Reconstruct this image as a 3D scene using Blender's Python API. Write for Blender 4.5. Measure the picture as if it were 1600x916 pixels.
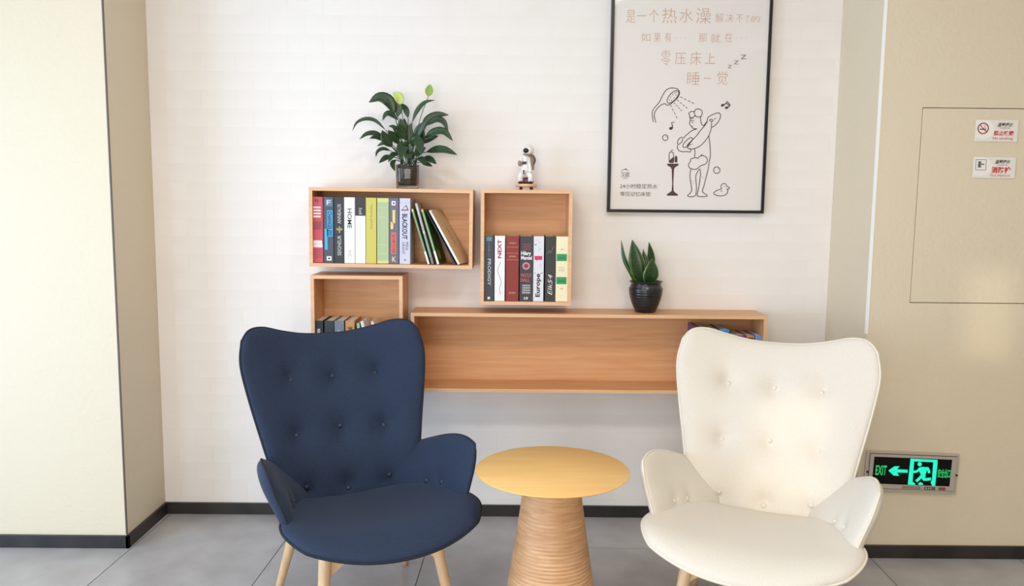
import bpy, bmesh, math, random
from mathutils import Vector, Matrix, Euler
random.seed(7)
R = math.radians
scene = bpy.context.scene
for o in list(bpy.data.objects): bpy.data.objects.remove(o)
col = scene.collection

# ------------------------------------------------------------------ camera
FPX, DIST, CAMH = 1250.0, 3.5, 1.411
PITCH, ROLL, YAW = R(6.4), R(.57), R(-.25)
cam = bpy.data.cameras.new('camera'); camo = bpy.data.objects.new('camera', cam); col.objects.link(camo)
cam.sensor_fit = 'HORIZONTAL'; cam.sensor_width = 36; cam.lens = 36 * FPX / 1600
cam.clip_start = .05
CROT = Matrix.Rotation(YAW, 3, 'Z') @ Matrix.Rotation(math.pi / 2 - PITCH, 3, 'X') @ Matrix.Rotation(ROLL, 3, 'Z')
camo.matrix_world = Matrix.Translation((0, -DIST, CAMH)) @ CROT.to_4x4()
scene.camera = camo
CPOS = Vector((0, -DIST, CAMH))
def U(px, py, y):                      # photo pixel -> point on the vertical plane at depth y
    d = CROT @ Vector(((px - 800) / FPX, -(py - 458) / FPX, -1))
    return CPOS + d * ((y - CPOS.y) / d.y)

# ------------------------------------------------------------------ light
scene.view_settings.view_transform = 'Standard'
scene.view_settings.look = 'None'
scene.view_settings.gamma = 1
scene.view_settings.use_curve_mapping = False
scene.view_settings.exposure = 0.0
w = bpy.data.worlds.new('world'); scene.world = w; w.use_nodes = True
w.node_tree.nodes['Background'].inputs[0].default_value = (.75, .87, 1, 1)
w.node_tree.nodes['Background'].inputs[1].default_value = 2.0
def area(name, loc, target, sx, sy, power, color, spread=180):
    l = bpy.data.lights.new(name, 'AREA'); l.shape = 'RECTANGLE'; l.size = sx; l.size_y = sy
    l.energy = power; l.color = color; l.spread = R(spread)
    o = bpy.data.objects.new(name, l); col.objects.link(o); o.location = loc
    o.rotation_euler = (Vector(target) - Vector(loc)).to_track_quat('-Z', 'Y').to_euler()
    return o
# lamps standing in for daylight at the unseen windows, left and behind the camera
area('daylight_side_window', (-3.4, -2.4, 1.10), (0, -2.4, 1.10), 2.1, 1.9, 98, (.47, .70, 1))
area('daylight_front_window', (-2.75, -5.4, 1.25), (-2.75, 0, 1.25), 1.0, 2.2, 26, (.72, .88, 1))
area('daylight_shopfront', (-.70, -5.4, 1.15), (-.40, 0, .7), 1.75, 2.0, 62, (1, .93, .86))
# ceiling downlights
for x, y, p in ((-.7, -2.4, 16), (.6, -2.3, 17), (2.3, -2.2, 2), (-.9, -3.9, 2), (.7, -3.9, 2), (2.2, -3.9, 2)):
    area('ceiling_downlight', (x, y, 2.84), (x, y, 0), .35, .35, p, (1, .98, .93))
sun = bpy.data.lights.new('sun', 'SUN'); sun.energy = .6; sun.color = (1, .88, .70); sun.angle = R(1.0)
suno = bpy.data.objects.new('sun', sun); col.objects.link(suno)
SUND = Vector((.50, .85, -.26)).normalized()
suno.rotation_euler = SUND.to_track_quat('-Z', 'Y').to_euler()

# ------------------------------------------------------------------ materials
def srgb(r, g, b):
    f = lambda c: (c / 255 / 12.92) if c <= 10 else ((c / 255 + .055) / 1.055) ** 2.4
    return (f(r), f(g), f(b), 1)
MATS = {}
def mat(name, color, rough=.6, metal=0, **kw):
    if name in MATS: return MATS[name]
    m = bpy.data.materials.new(name); m.use_nodes = True
    b = m.node_tree.nodes['Principled BSDF']
    b.inputs['Base Color'].default_value = color if len(color) == 4 else (*color, 1)
    b.inputs['Roughness'].default_value = rough; b.inputs['Metallic'].default_value = metal
    for k, v in kw.items(): b.inputs[k].default_value = v
    MATS[name] = m; return m
def nodes(m): return m.node_tree.nodes, m.node_tree.links, m.node_tree.nodes['Principled BSDF']
def noise_mix(m, c1, c2, scale=(5, 5, 5), nscale=4, detail=4, lo=.35, hi=.65, coord='Object'):
    n, l, b = nodes(m)
    tc = n.new('ShaderNodeTexCoord'); mp = n.new('ShaderNodeMapping'); mp.inputs['Scale'].default_value = scale
    ns = n.new('ShaderNodeTexNoise'); ns.inputs['Scale'].default_value = nscale; ns.inputs['Detail'].default_value = detail
    cr = n.new('ShaderNodeValToRGB'); cr.color_ramp.elements[0].position = lo; cr.color_ramp.elements[1].position = hi
    cr.color_ramp.elements[0].color = c1; cr.color_ramp.elements[1].color = c2
    l.new(tc.outputs[coord], mp.inputs[0]); l.new(mp.outputs[0], ns.inputs['Vector'])
    l.new(ns.outputs[0], cr.inputs[0]); l.new(cr.outputs[0], b.inputs['Base Color'])
    return m
def bump(m, nscale, strength, dist=.001, scale=(1, 1, 1), detail=2, kind='noise'):
    n, l, b = nodes(m)
    tc = n.new('ShaderNodeTexCoord'); mp = n.new('ShaderNodeMapping'); mp.inputs['Scale'].default_value = scale
    t = n.new('ShaderNodeTexNoise'); t.inputs['Scale'].default_value = nscale; t.inputs['Detail'].default_value = detail
    bp = n.new('ShaderNodeBump'); bp.inputs['Strength'].default_value = strength; bp.inputs['Distance'].default_value = dist
    l.new(tc.outputs['Object'], mp.inputs[0]); l.new(mp.outputs[0], t.inputs['Vector'])
    l.new(t.outputs[0], bp.inputs['Height']); l.new(bp.outputs[0], b.inputs['Normal'])
    return m
M_tile = noise_mix(mat('wallpaper_tile', srgb(238, 230, 224), .7), srgb(236, 228, 221), srgb(240, 233, 227), (1, 1, 1), 3)
M_grout = mat('wallpaper_joint', srgb(232, 224, 214), .8)
M_plaster = bump(mat('cream_plaster', srgb(221, 206, 180), .6), 55, .5, .004, detail=3)
M_trim = noise_mix(mat('baseboard_dark', srgb(38, 33, 31), .4), srgb(32, 28, 26), srgb(48, 43, 41), (1, 1, 1), 9)
M_ceil = mat('ceiling_white', srgb(240, 238, 232), .8)
M_floor = bump(noise_mix(mat('floor_tile', srgb(172, 167, 166), .30), srgb(164, 159, 158), srgb(181, 177, 176), (1, 1, 1), 6, 6), 180, .25, .001)
M_floorgap = mat('floor_joint', srgb(84, 80, 78), .8)
def wood(name, c1, c2, c3, rough=.45, scale=(1.2, 14, 22), nscale=3.0, coat=0.0):
    m = mat(name, c2, rough); n, l, b = nodes(m)
    tc = n.new('ShaderNodeTexCoord'); mp = n.new('ShaderNodeMapping'); mp.inputs['Scale'].default_value = scale
    ns = n.new('ShaderNodeTexNoise'); ns.inputs['Scale'].default_value = nscale; ns.inputs['Detail'].default_value = 6; ns.inputs['Distortion'].default_value = .6
    cr = n.new('ShaderNodeValToRGB'); e = cr.color_ramp.elements
    e[0].position = .3; e[0].color = c1; e[1].position = .7; e[1].color = c3
    k = e.new(.5); k.color = c2
    l.new(tc.outputs['Object'], mp.inputs[0]); l.new(mp.outputs[0], ns.inputs['Vector']); l.new(ns.outputs[0], cr.inputs[0]); l.new(cr.outputs[0], b.inputs['Base Color'])
    if coat: b.inputs['Coat Weight'].default_value = coat; b.inputs['Coat Roughness'].default_value = .25
    return m
M_shelf = wood('beech_veneer', srgb(208, 148, 98), srgb(215, 158, 108), srgb(222, 168, 120))
M_shelfv = wood('beech_veneer_upright', srgb(208, 148, 98), srgb(215, 158, 108), srgb(222, 168, 120), scale=(14, 14, 1.2))
M_edge = wood('beech_edge', srgb(220, 170, 126), srgb(226, 178, 135), srgb(231, 186, 144))
M_tabletop = wood('table_top_maple', srgb(230, 180, 108), srgb(234, 187, 117), srgb(238, 194, 126), .38, (1, 9, 9), 2.5)
M_tablebase = wood('table_base_cord', srgb(198, 148, 104), srgb(212, 164, 120), srgb(224, 180, 138), .42, (3, 3, 30), 4)
M_leg = wood('beech_leg', srgb(218, 178, 134), srgb(226, 189, 147), srgb(233, 199, 160), .42, (18, 18, 1.5), 3)
def fabric(name, c1, c2, sheen):
    m = mat(name, c1, .85); n, l, b = nodes(m)
    b.inputs['Sheen Weight'].default_value = sheen; b.inputs['Sheen Roughness'].default_value = .4
    tc = n.new('ShaderNodeTexCoord'); ns = n.new('ShaderNodeTexNoise'); ns.inputs['Scale'].default_value = 420; ns.inputs['Detail'].default_value = 2
    mx = n.new('ShaderNodeValToRGB'); mx.color_ramp.elements[0].position = .35; mx.color_ramp.elements[1].position = .65
    mx.color_ramp.elements[0].color = c1; mx.color_ramp.elements[1].color = c2
    bp = n.new('ShaderNodeBump'); bp.inputs['Strength'].default_value = .25; bp.inputs['Distance'].default_value = .0006
    l.new(tc.outputs['Object'], ns.inputs['Vector']); l.new(ns.outputs[0], mx.inputs[0]); l.new(mx.outputs[0], b.inputs['Base Color'])
    l.new(ns.outputs[0], bp.inputs['Height']); l.new(bp.outputs[0], b.inputs['Normal'])
    return m
M_navy = fabric('navy_fabric', srgb(25, 38, 60), srgb(36, 52, 81), .06)
M_navyp = mat('navy_piping', srgb(22, 30, 44), .8)
M_navyb = mat('navy_button', srgb(44, 54, 70), .5)  # same cloth, lightened to put the highlights into the button colour
M_cream = fabric('cream_fabric', srgb(215, 205, 191), srgb(223, 214, 201), .05)
M_creamp = mat('cream_piping', srgb(226, 215, 197), .8)

# ------------------------------------------------------------------ mesh helpers
def mk(name, verts, faces, m, parent=None, smooth=False):
    me = bpy.data.meshes.new(name); me.from_pydata([tuple(v) for v in verts], [], faces); me.update()
    return link(name, me, m, parent, smooth)
def link(name, me, m, parent=None, smooth=False):
    if m is not None:
        me.materials.clear(); me.materials.append(m)
    o = bpy.data.objects.new(name, me); col.objects.link(o)
    if parent: o.parent = parent
    if smooth: me.polygons.foreach_set('use_smooth', [True] * len(me.polygons))
    return o
def frombm(name, bm, m, parent=None, smooth=False):
    bmesh.ops.recalc_face_normals(bm, faces=bm.faces)
    me = bpy.data.meshes.new(name); bm.to_mesh(me); bm.free()
    return link(name, me, m, parent, smooth)
def addbox(bm, a, b, bev=0):
    a, b = Vector(a), Vector(b)
    r = bmesh.ops.create_cube(bm, size=1, matrix=Matrix.Translation((a + b) / 2) @ Matrix.Diagonal((*(b - a), 1)))
    if bev:
        es = list({e for v in r['verts'] for e in v.link_edges})
        bmesh.ops.bevel(bm, geom=es, offset=bev, segments=2, affect='EDGES', profile=.5)
def box(name, a, b, m, parent=None, bev=0):
    bm = bmesh.new(); addbox(bm, a, b, bev); return frombm(name, bm, m, parent)
def lathe(prof, n=48):
    vs, fs = [], []
    for r, z in prof:
        for i in range(n):
            a = 2 * math.pi * i / n; vs.append((r * math.cos(a), r * math.sin(a), z))
    for j in range(len(prof) - 1):
        for i in range(n):
            k = (i + 1) % n
            fs.append((j * n + i, j * n + k, (j + 1) * n + k, (j + 1) * n + i))
    fs.append(tuple(range(n - 1, -1, -1))); fs.append(tuple((len(prof) - 1) * n + i for i in range(n)))
    return vs, fs
def cr(pts, n):                         # Catmull-Rom through points, n samples per span
    P = [Vector(p) for p in pts]; out = []
    for i in range(len(P) - 1):
        p0, p1, p2, p3 = P[max(i - 1, 0)], P[i], P[i + 1], P[min(i + 2, len(P) - 1)]
        if i == 0: p0 = 2 * p1 - p2
        if i + 2 > len(P) - 1: p3 = 2 * p2 - p1
        for k in range(n):
            t = k / n
            out.append(.5 * ((2 * p1) + (p2 - p0) * t + (2 * p0 - 5 * p1 + 4 * p2 - p3) * t * t + (3 * p1 - p0 - 3 * p2 + p3) * t ** 3))
    out.append(P[-1]); return out
def tube(path, rad, n=8, closed=False):
    path = [Vector(p) for p in path]; vs, fs = [], []; L = len(path); up = None
    for i, p in enumerate(path):
        a = path[i - 1] if (i > 0 or closed) else p
        b = path[(i + 1) % L] if (i < L - 1 or closed) else p
        d = (b - a).normalized()
        if up is None:
            up = d.orthogonal().normalized()
        up = (up - d * up.dot(d)).normalized(); sd = d.cross(up)
        r = rad[i] if isinstance(rad, (list, tuple)) else rad
        for k in range(n):
            t = 2 * math.pi * k / n; vs.append(p + (up * math.cos(t) + sd * math.sin(t)) * r)
    for i in range(L if closed else L - 1):
        j = (i + 1) % L
        for k in range(n):
            q = (k + 1) % n; fs.append((i * n + k, i * n + q, j * n + q, j * n + k))
    if not closed:
        fs.append(tuple(range(n - 1, -1, -1))); fs.append(tuple((L - 1) * n + k for k in range(n)))
    return vs, fs
def thing(name, label, cat, loc=(0, 0, 0), rot=(0, 0, 0), group=None):
    o = bpy.data.objects.new(name, None); col.objects.link(o); o.empty_display_size = .05
    o.location = loc; o.rotation_euler = rot
    return tag(o, label, cat, group)
def tag(o, label, cat, group=None):
    o['label'] = label; o['category'] = cat
    if group: o['group'] = group
    return o
def struct(o, label=None):
    o['kind'] = 'structure'
    if label: o['label'] = label
    return o
_tx = {}
def text(name, body, m, parent, origin, w, h, xdir, ydir, thin=0.0, shear=0.0, bold=0.0):
    """flat lettering filling a w x h box whose lower left corner is origin; xdir reads along the line"""
    key = (body, thin, shear, bold)
    if key not in _tx:
        cu = bpy.data.curves.new('lettering', 'FONT'); cu.body = body; cu.size = 1; cu.resolution_u = 2
        cu.offset = bold - thin; cu.shear = shear; cu.space_line = .9
        ob = bpy.data.objects.new('lettering', cu)
        me = bpy.data.meshes.new_from_object(ob); bpy.data.objects.remove(ob); bpy.data.curves.remove(cu)
        xs = [v.co.x for v in me.vertices] or [0, 1]; ys = [v.co.y for v in me.vertices] or [0, 1]
        x0, x1, y0, y1 = min(xs), max(xs), min(ys), max(ys)
        _tx[key] = ([((v.co.x - x0) / max(x1 - x0, 1e-6), (v.co.y - y0) / max(y1 - y0, 1e-6)) for v in me.vertices], [tuple(p.vertices) for p in me.polygons])
        bpy.data.meshes.remove(me)
    vs, fs = _tx[key]; o_, X, Y = Vector(origin), Vector(xdir).normalized() * w, Vector(ydir).normalized() * h
    return mk(name, [o_ + X * a + Y * b for a, b in vs], fs, m, parent)

# ------------------------------------------------------------------ setting
XL, XR, YL, YR, CEIL = -1.545, 1.406, -.367, -.40, 2.9
RX0, RX1, RY0 = -3.5, 3.2, -5.5
# floor: slab and 0.6 x 1.2 m tiles
floor = struct(box('floor', (RX0, RY0, -.12), (RX1, .15, -.002), M_floorgap))
TW, TL, G = .60, 1.20, .0035
bm = bmesh.new(); addbox(bm, (-TW / 2 + G / 2, -TL / 2 + G / 2, -.0019), (TW / 2 - G / 2, TL / 2 - G / 2, 0), 0); tile_me = bpy.data.meshes.new('floor_tile'); bm.to_mesh(tile_me); bm.free(); tile_me.materials.append(M_floor)
ang = R(-1.8)
def floor_px(px, py):
    d = CROT @ Vector(((px - 800) / FPX, -(py - 458) / FPX, -1)); return CPOS + d * (-CPOS.z / d.z)
org = floor_px(660, 880); org.z = 0
rowref = floor_px(970, 857)
ca, sa = math.cos(ang), math.sin(ang)
for i in range(-8, 6):
    for j in range(-5, 3):
        off = (0 if i % 2 else TL / 2)
        ry = (-(rowref.x - org.x) * sa + (rowref.y - org.y) * ca)
        lx, ly = (i + .5) * TW, ry + off + (j + .5) * TL
        x, y = org.x + lx * ca - ly * sa, org.y + lx * sa + ly * ca
        if x < RX0 + .32 or x > RX1 - .32 or y < RY0 + .62 or y > .6: continue
        t = bpy.data.objects.new('floor_tile', tile_me); col.objects.link(t); t.parent = floor
        t.location = (x, y, 0); t.rotation_euler = (0, 0, ang)
# back wall: wall body, then paper-thin relief tiles laid in running bond
wall_back = struct(box('wall_back', (XL - .02, 0, 0), (XR + .02, .15, CEIL), M_grout), 'white back wall with a faint running-bond tile pattern')
BW, BH = .1503, .0783
bm = bmesh.new(); addbox(bm, (-BW / 2 + .0005, -.0005, -BH / 2 + .0005), (BW / 2 - .0005, .0002, BH / 2 - .0005)); wt_me = bpy.data.meshes.new('wall_tile'); bm.to_mesh(wt_me); bm.free(); wt_me.materials.append(M_tile)
cells = []
for j in range(int(CEIL / BH) + 1):
    for i in range(-11, 11):
        x = i * BW + (BW / 2 if j % 2 else 0) + .03; z = (j + .5) * BH
        cells.append((x, z))
rest = bmesh.new(); n_t = 0
def hidden(x, z):
    if z > 2.2 or z < .05 or x < XL + .08 or x > XR - .08: return True
    for x0, x1, z0, z1 in ((-.85, -.15, 1.1, 1.46), (-.12, .26, .98, 1.46), (-.82, -.44, .6, 1.1), (-.44, 1.1, .60, .96), (.44, 1.1, 1.38, 2.3), (-1.2, -.4, 0, .95), (.5, 1.5, 0, .9)):
        if x0 < x < x1 and z0 < z < z1: return True
    return False
for x, z in cells:
    x0, x1 = max(x - BW / 2, XL), min(x + BW / 2, XR)
    if x1 - x0 < .01 or z + BH / 2 > CEIL: continue
    if not hidden(x, z) and n_t < 300:
        t = bpy.data.objects.new('wall_tile', wt_me); col.objects.link(t); t.parent = wall_back; t.location = (x, 0, z); n_t += 1
    else:
        addbox(rest, (x0 + .0005, -.0005, z - BH / 2 + .0005), (x1 - .0005, .0002, z + BH / 2 - .0005))
o = frombm('wall_tiles', rest, M_tile, wall_back); o['kind'] = 'stuff'
# pillars left and right, with rounded-off plaster corners
struct(box('wall_left', (RX0, YL, 0), (XL, .15, CEIL), M_plaster, bev=.003), 'cream plaster pillar at the left, bright with daylight')
HX0, HX1, HZ0, HZ1 = 1.572, 2.30, 1.042, 1.787       # access hatch in the right pillar
bm = bmesh.new(); T = .02
addbox(bm, (XR, YR + T, 0), (RX1, .15, CEIL))
g = .003
addbox(bm, (XR, YR, 0), (HX0 - g, YR + T, CEIL), 0)
addbox(bm, (HX1 + g, YR, 0), (RX1, YR + T, CEIL), 0)
addbox(bm, (HX0 - g, YR, 0), (HX1 + g, YR + T, HZ0 - g), 0)
addbox(bm, (HX0 - g, YR, HZ1 + g), (HX1 + g, YR + T, CEIL), 0)
struct(frombm('wall_right', bm, M_plaster), 'tan textured plaster pillar at the right')
struct(box('door_1', (HX0, YR + .0005, HZ0), (HX1, YR + T - .003, HZ1), M_plaster, bev=.001), 'flush plastered access hatch with two small signs')
# enclosing walls
bm = bmesh.new()
addbox(bm, (RX0 - .15, RY0, 0), (RX0, YL, .12)); addbox(bm, (RX0 - .15, RY0, 2.1), (RX0, YL, CEIL))
addbox(bm, (RX0 - .15, RY0, .12), (RX0, -3.5, 2.1)); addbox(bm, (RX0 - .15, -1.3, .12), (RX0, YL, 2.1))
struct(frombm('wall_side', bm, M_plaster))
struct(box('wall_far_right', (RX1, RY0, 0), (RX1 + .15, YR, CEIL), M_plaster))
bm = bmesh.new()                       # front wall: shop windows, plus two unseen openings made up to shape the sun patches
HOLES = [(-3.3, -2.2, [(.12, 2.4)]), (-2.02, -1.64, [(1.72, 2.26)]), (-1.60, -1.30, [(.12, 2.3)]), (-1.30, -1.02, [(.12, 2.3), (2.38, 2.78)]), (-1.02, .2, [(.12, 2.3)])]
x = RX0
for x0, x1, zs in HOLES:
    if x0 - x > .001: addbox(bm, (x, RY0 - .15, 0), (x0, RY0, CEIL))
    z = 0
    for z0, z1 in zs: addbox(bm, (x0, RY0 - .15, z), (x1, RY0, z0)); z = z1
    addbox(bm, (x0, RY0 - .15, z), (x1, RY0, CEIL)); x = x1
addbox(bm, (x, RY0 - .15, 0), (RX1, RY0, CEIL))
struct(frombm('wall_front', bm, M_plaster))
M_sunblind = mat('added_sun_blind', srgb(236, 236, 232), .9)  # unseen opaque sheets added to stop the sun at the window openings
def window(name, a, b, bars):
    bm = bmesh.new()
    for p, q in bars: addbox(bm, p, q)
    f = struct(frombm(name, bm, mat('window_frame_grey', srgb(120, 120, 118), .4)))
    box('added_sun_blind', a, b, M_sunblind, f)
window('window_1', (RX0 - .08, -3.5, .12), (RX0 - .075, -1.3, 2.1), [((RX0 - .07, y - .03, .12), (RX0 - .02, y + .03, 2.1)) for y in (-3.47, -2.4, -1.33)])
window('window_2', (-3.3, RY0 - .08, .12), (-2.2, RY0 - .075, 2.4), [((x - .03, RY0 - .07, .12), (x + .03, RY0 - .02, 2.4)) for x in (-3.27, -2.23)])
window('window_3', (-1.60, RY0 - .08, .12), (.2, RY0 - .075, 2.3), [((x - .03, RY0 - .07, .12), (x + .03, RY0 - .02, 2.3)) for x in (-1.57, -.70, .17)])
struct(box('ceiling', (RX0, RY0, CEIL), (RX1, .15, CEIL + .1), M_ceil))
# baseboards
BBH, BBT = .052, .012
struct(box('baseboard_back', (XL, -BBT, 0), (XR, .001, BBH), M_trim, bev=.001))
bm = bmesh.new(); addbox(bm, (RX0, YL - BBT, 0), (XL + BBT, YL + .001, BBH), .001); addbox(bm, (XL - .001, YL - BBT, 0), (XL + BBT, -BBT, BBH), .001)
struct(frombm('baseboard_left', bm, M_trim))
bm = bmesh.new(); addbox(bm, (XR - BBT, YR - BBT, 0), (RX1, YR + .001, BBH), .001); addbox(bm, (XR - BBT, YR - BBT, 0), (XR + .001, -BBT, BBH), .001)
struct(frombm('baseboard_right', bm, M_trim))
# corner strips: dark one drawn for the left edge gap, white bead right
struct(box('trim_1', (XL - .0035, YL - .0015, .055), (XL + .0012, YL + .006, CEIL), mat('gap_dark', srgb(96, 84, 74), .5)))
struct(box('trim_2', (XR - .0015, YR - .002, .915), (XR + .006, YR + .012, CEIL), mat('bead_white', srgb(246, 244, 240), .35)))

# ------------------------------------------------------------------ shelves
SD, PT = .19, .0145
def shelf(name, label, x0, x1, z0, z1, tilt):
    cx, cz = (x0 + x1) / 2, z0
    t = thing(name, label, 'shelf', (cx, 0, cz), (0, tilt, 0), 'wall box shelves')
    hw, h = (x1 - x0) / 2, z1 - z0
    box('top_panel', (-hw, -SD, h - PT), (hw, 0, h), M_shelf, t, .0008)
    box('bottom_panel', (-hw, -SD, 0), (hw, 0, PT), M_shelf, t, .0008)
    for s in (-1, 1):
        box('side_panel', (min(s * hw, s * (hw - PT)), -SD, PT), (max(s * hw, s * (hw - PT)), 0, h - PT), M_shelfv, t, .0008)
    box('back_panel', (-hw + PT, -.009, PT), (hw - PT, -.001, h - PT), M_shelf, t)
    bm = bmesh.new(); e = .0006
    addbox(bm, (-hw, -SD - e, h - PT), (hw, -SD, h)); addbox(bm, (-hw, -SD - e, 0), (hw, -SD, PT))
    addbox(bm, (-hw, -SD - e, PT), (-hw + PT, -SD, h - PT)); addbox(bm, (hw - PT, -SD - e, PT), (hw, -SD, h - PT))
    frombm('edge_band', bm, M_edge, t)
    return t
B1 = (-.826, -.1515, 1.140, 1.4668); B3 = (-.1175, .2600, .9890, 1.4668); B2 = (-.8235, -.4410, .6270, 1.1060); BL = (-.4075, 1.0845, .6170, .9530)
shelf('wall_shelf', 'wide beech box shelf holding the long row of books under the leafy plant', *B1, R(.42))
shelf('wall_shelf', 'upright beech box shelf with seven books below the spaceman figurine', *B3, R(0))
shelf('wall_shelf', 'small beech box shelf half hidden behind the navy armchair', *B2, R(0))
shelf('wall_shelf', 'long low beech box shelf running between the two armchairs', *BL, R(0))

# ------------------------------------------------------------------ books
M_page = noise_mix(mat('book_pages', srgb(232, 222, 202), .8), srgb(226, 215, 194), srgb(238, 229, 212), (1, 400, 1), 3)
def cmat(c, rough=.5): return mat('print_%d_%d_%d' % c, srgb(*c), rough)
FX, FZ = (1, 0, 0), (0, 0, 1)
def book(label, w, h, d, color, loc, group, tilt=0, front=None, cat='book'):
    """spine faces -y, lower left spine corner at loc"""
    t = thing('book', label, cat, loc, (0, tilt, 0), group)
    cvr = cmat(color); c = .0022 if w > .014 else .0012
    bm = bmesh.new()
    addbox(bm, (0, 0, 0), (w, c, h), .0004); addbox(bm, (0, c, 0), (c, d, h)); addbox(bm, (w - c, c, 0), (w, d, h))
    frombm('cover', bm, cvr, t)
    box('pages', (c, c, .002), (w - c, d - .004, h - .0035), M_page, t)
    if front: box('front_print', (w, .003, .002), (w + .0003, d - .002, h - .002), cmat(front), t)
    return t
E0 = -.0005
def sp(t, w, h, body, col_, u0, u1, v0, v1, dirn='d', thin=0, shear=0, bold=0, name='title_lettering'):
    """lettering on a spine: u across 0..1 left to right, v 0..1 bottom to top; dirn h, d (reads down) or u (reads up)"""
    m = cmat(col_)
    if dirn == 'h': text(name, body, m, t, (u0 * w, E0, v0 * h), (u1 - u0) * w, (v1 - v0) * h, FX, FZ, thin, shear, bold)
    if dirn == 'd': text(name, body, m, t, (u0 * w, E0, v1 * h), (v1 - v0) * h, (u1 - u0) * w, (0, 0, -1), FX, thin, shear, bold)
    if dirn == 'u': text(name, body, m, t, (u1 * w, E0, v0 * h), (v1 - v0) * h, (u1 - u0) * w, FZ, (-1, 0, 0), thin, shear, bold)
def patch(t, w, h, col_, u0, u1, v0, v1, name='spine_print', y=-.0002):
    return box(name, (u0 * w, y, v0 * h), (u1 * w, .0002, v1 * h), cmat(col_), t)
YS = -.178
def bx(px, py=360): return U(px, py, YS).x
def upright(edges, z, h, d, i, label, color, group, py=360):
    a, b = bx(edges[i][0], py), bx(edges[i][1], py)
    return book(label, b - a, h, d, color, (a, YS, z), group), b - a
G1 = 'books on the wide shelf'
z1 = B1[2] + PT
def zt(x): return z1 - math.tan(R(.42)) * (x - (B1[0] + B1[1]) / 2)
ED = [(485.6, 504.2), (505.3, 520.6), (521.7, 537.0), (537.6, 554.0), (554.9, 570.6), (571.4, 587.6), (588.9, 607.0), (607.9, 622.6), (623.9, 640.5)]
HB, DB = .272, .155
def b1(i, label, color):
    a, b = bx(ED[i][0]), bx(ED[i][1]); t = book(label, b - a, HB, DB, color, (a, YS, zt((a + b) / 2) + .0012), G1, R(.42)); return t, b - a, HB
t, w_, h_ = b1(0, 'pink-red book with white stripes at the left end of the wide shelf', (196, 74, 84))
for k in range(4): patch(t, w_, h_, (244, 226, 222), .2, .82, .69 + k * .046, .715 + k * .046)
patch(t, w_, h_, (168, 62, 76), .1, .9, .50, .63)
for k in range(3): sp(t, w_, h_, 'WWWW', (120, 50, 60), .16, .84, .515 + k * .038, .54 + k * .038, 'h')
patch(t, w_, h_, (240, 220, 222), .1, .92, .29, .34); patch(t, w_, h_, (240, 220, 222), .16, .95, .235, .285)
sp(t, w_, h_, 'II', (110, 46, 58), .34, .64, .92, .965, 'h', bold=.02)
for k in range(4): sp(t, w_, h_, 'IIIII', (112, 40, 54), .16, .86, .075 + k * .037, .092 + k * .037, 'h', name='author_lettering')
t, w_, h_ = b1(1, 'dark grey book with slanted sky-blue title label on the wide shelf', (70, 76, 88))
patch(t, w_, h_, (60, 168, 214), .34, .92, .40, .80); patch(t, w_, h_, (60, 168, 214), .10, .40, .20, .52)
sp(t, w_, h_, 'CHANGELESS', (24, 60, 92), .40, .84, .41, .785, 'd', shear=.2, bold=.03)
patch(t, w_, h_, (96, 120, 150), .2, .9, .86, .97); sp(t, w_, h_, 'F', (230, 234, 240), .35, .75, .885, .95, 'h')
patch(t, w_, h_, (236, 236, 236), .3, .78, .035, .10); patch(t, w_, h_, (20, 20, 22), .44, .64, .055, .08, y=-.0004)
t, w_, h_ = b1(2, 'black book with silver capitals reading upward on the wide shelf', (44, 44, 48))
sp(t, w_, h_, 'SEIGNEUR', (206, 206, 208), .34, .72, .115, .42, 'u'); sp(t, w_, h_, 'ANNEAUX', (206, 206, 208), .34, .72, .60, .90, 'u')
sp(t, w_, h_, 'DES', (196, 178, 120), .24, .86, .50, .535, 'h'); sp(t, w_, h_, '+', (196, 178, 120), .3, .8, .46, .56, 'h', bold=.02)
t, w_, h_ = b1(3, 'plain white book with large black serif title on the wide shelf', (240, 240, 242))
sp(t, w_, h_, 'HOME', (28, 28, 30), .30, .72, .53, .83, 'd', bold=.012); sp(t, w_, h_, 'H+C', (150, 150, 152), .36, .7, .10, .2, 'd')
t, w_, h_ = b1(4, 'book half black above and half white below on the wide shelf', (240, 240, 242))
patch(t, w_, h_, (48, 46, 48), 0, 1, .725, 1); sp(t, w_, h_, 'IoI', (214, 214, 214), .36, .68, .75, .84, 'd'); sp(t, w_, h_, 'TSUKUNOSHI', (196, 196, 198), .40, .6, .36, .69, 'd', thin=.01)
t, w_, h_ = b1(5, 'plain yellow-green book on the wide shelf', (204, 194, 92))
sp(t, w_, h_, 'DonutS AudioArt', (138, 134, 66), .38, .62, .53, .90, 'u', thin=.005)
t, w_, h_ = b1(6, 'sage green book with ornamental bordered panels on the wide shelf', (176, 192, 148))
patch(t, w_, h_, (214, 214, 130), 0, 1, .94, .985); patch(t, w_, h_, (214, 214, 130), 0, 1, .012, .045)
def rr(t, w, h, u0, u1, v0, v1, col_, th=.0009):
    bm = bmesh.new(); a, b, c, d = u0 * w, u1 * w, v0 * h, v1 * h
    for p, q in (((a, c), (b, c + th)), ((a, d - th), (b, d)), ((a, c + th), (a + th, d - th)), ((b - th, c + th), (b, d - th))):
        addbox(bm, (p[0], -.0004, p[1]), (q[0], .0002, q[1]))
    frombm('spine_ornament', bm, cmat(col_), t)
for v0, v1 in ((.86, .93), (.72, .845), (.30, .70), (.165, .285), (.06, .15)):
    rr(t, w_, h_, .1, .88, v0, v1, (206, 218, 180)); rr(t, w_, h_, .2, .78, v0 + .01, v1 - .01, (150, 168, 128), .0006)
t, w_, h_ = b1(7, 'slate grey book with yellow and orange-red title blocks on the wide shelf', (104, 102, 118))
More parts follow.
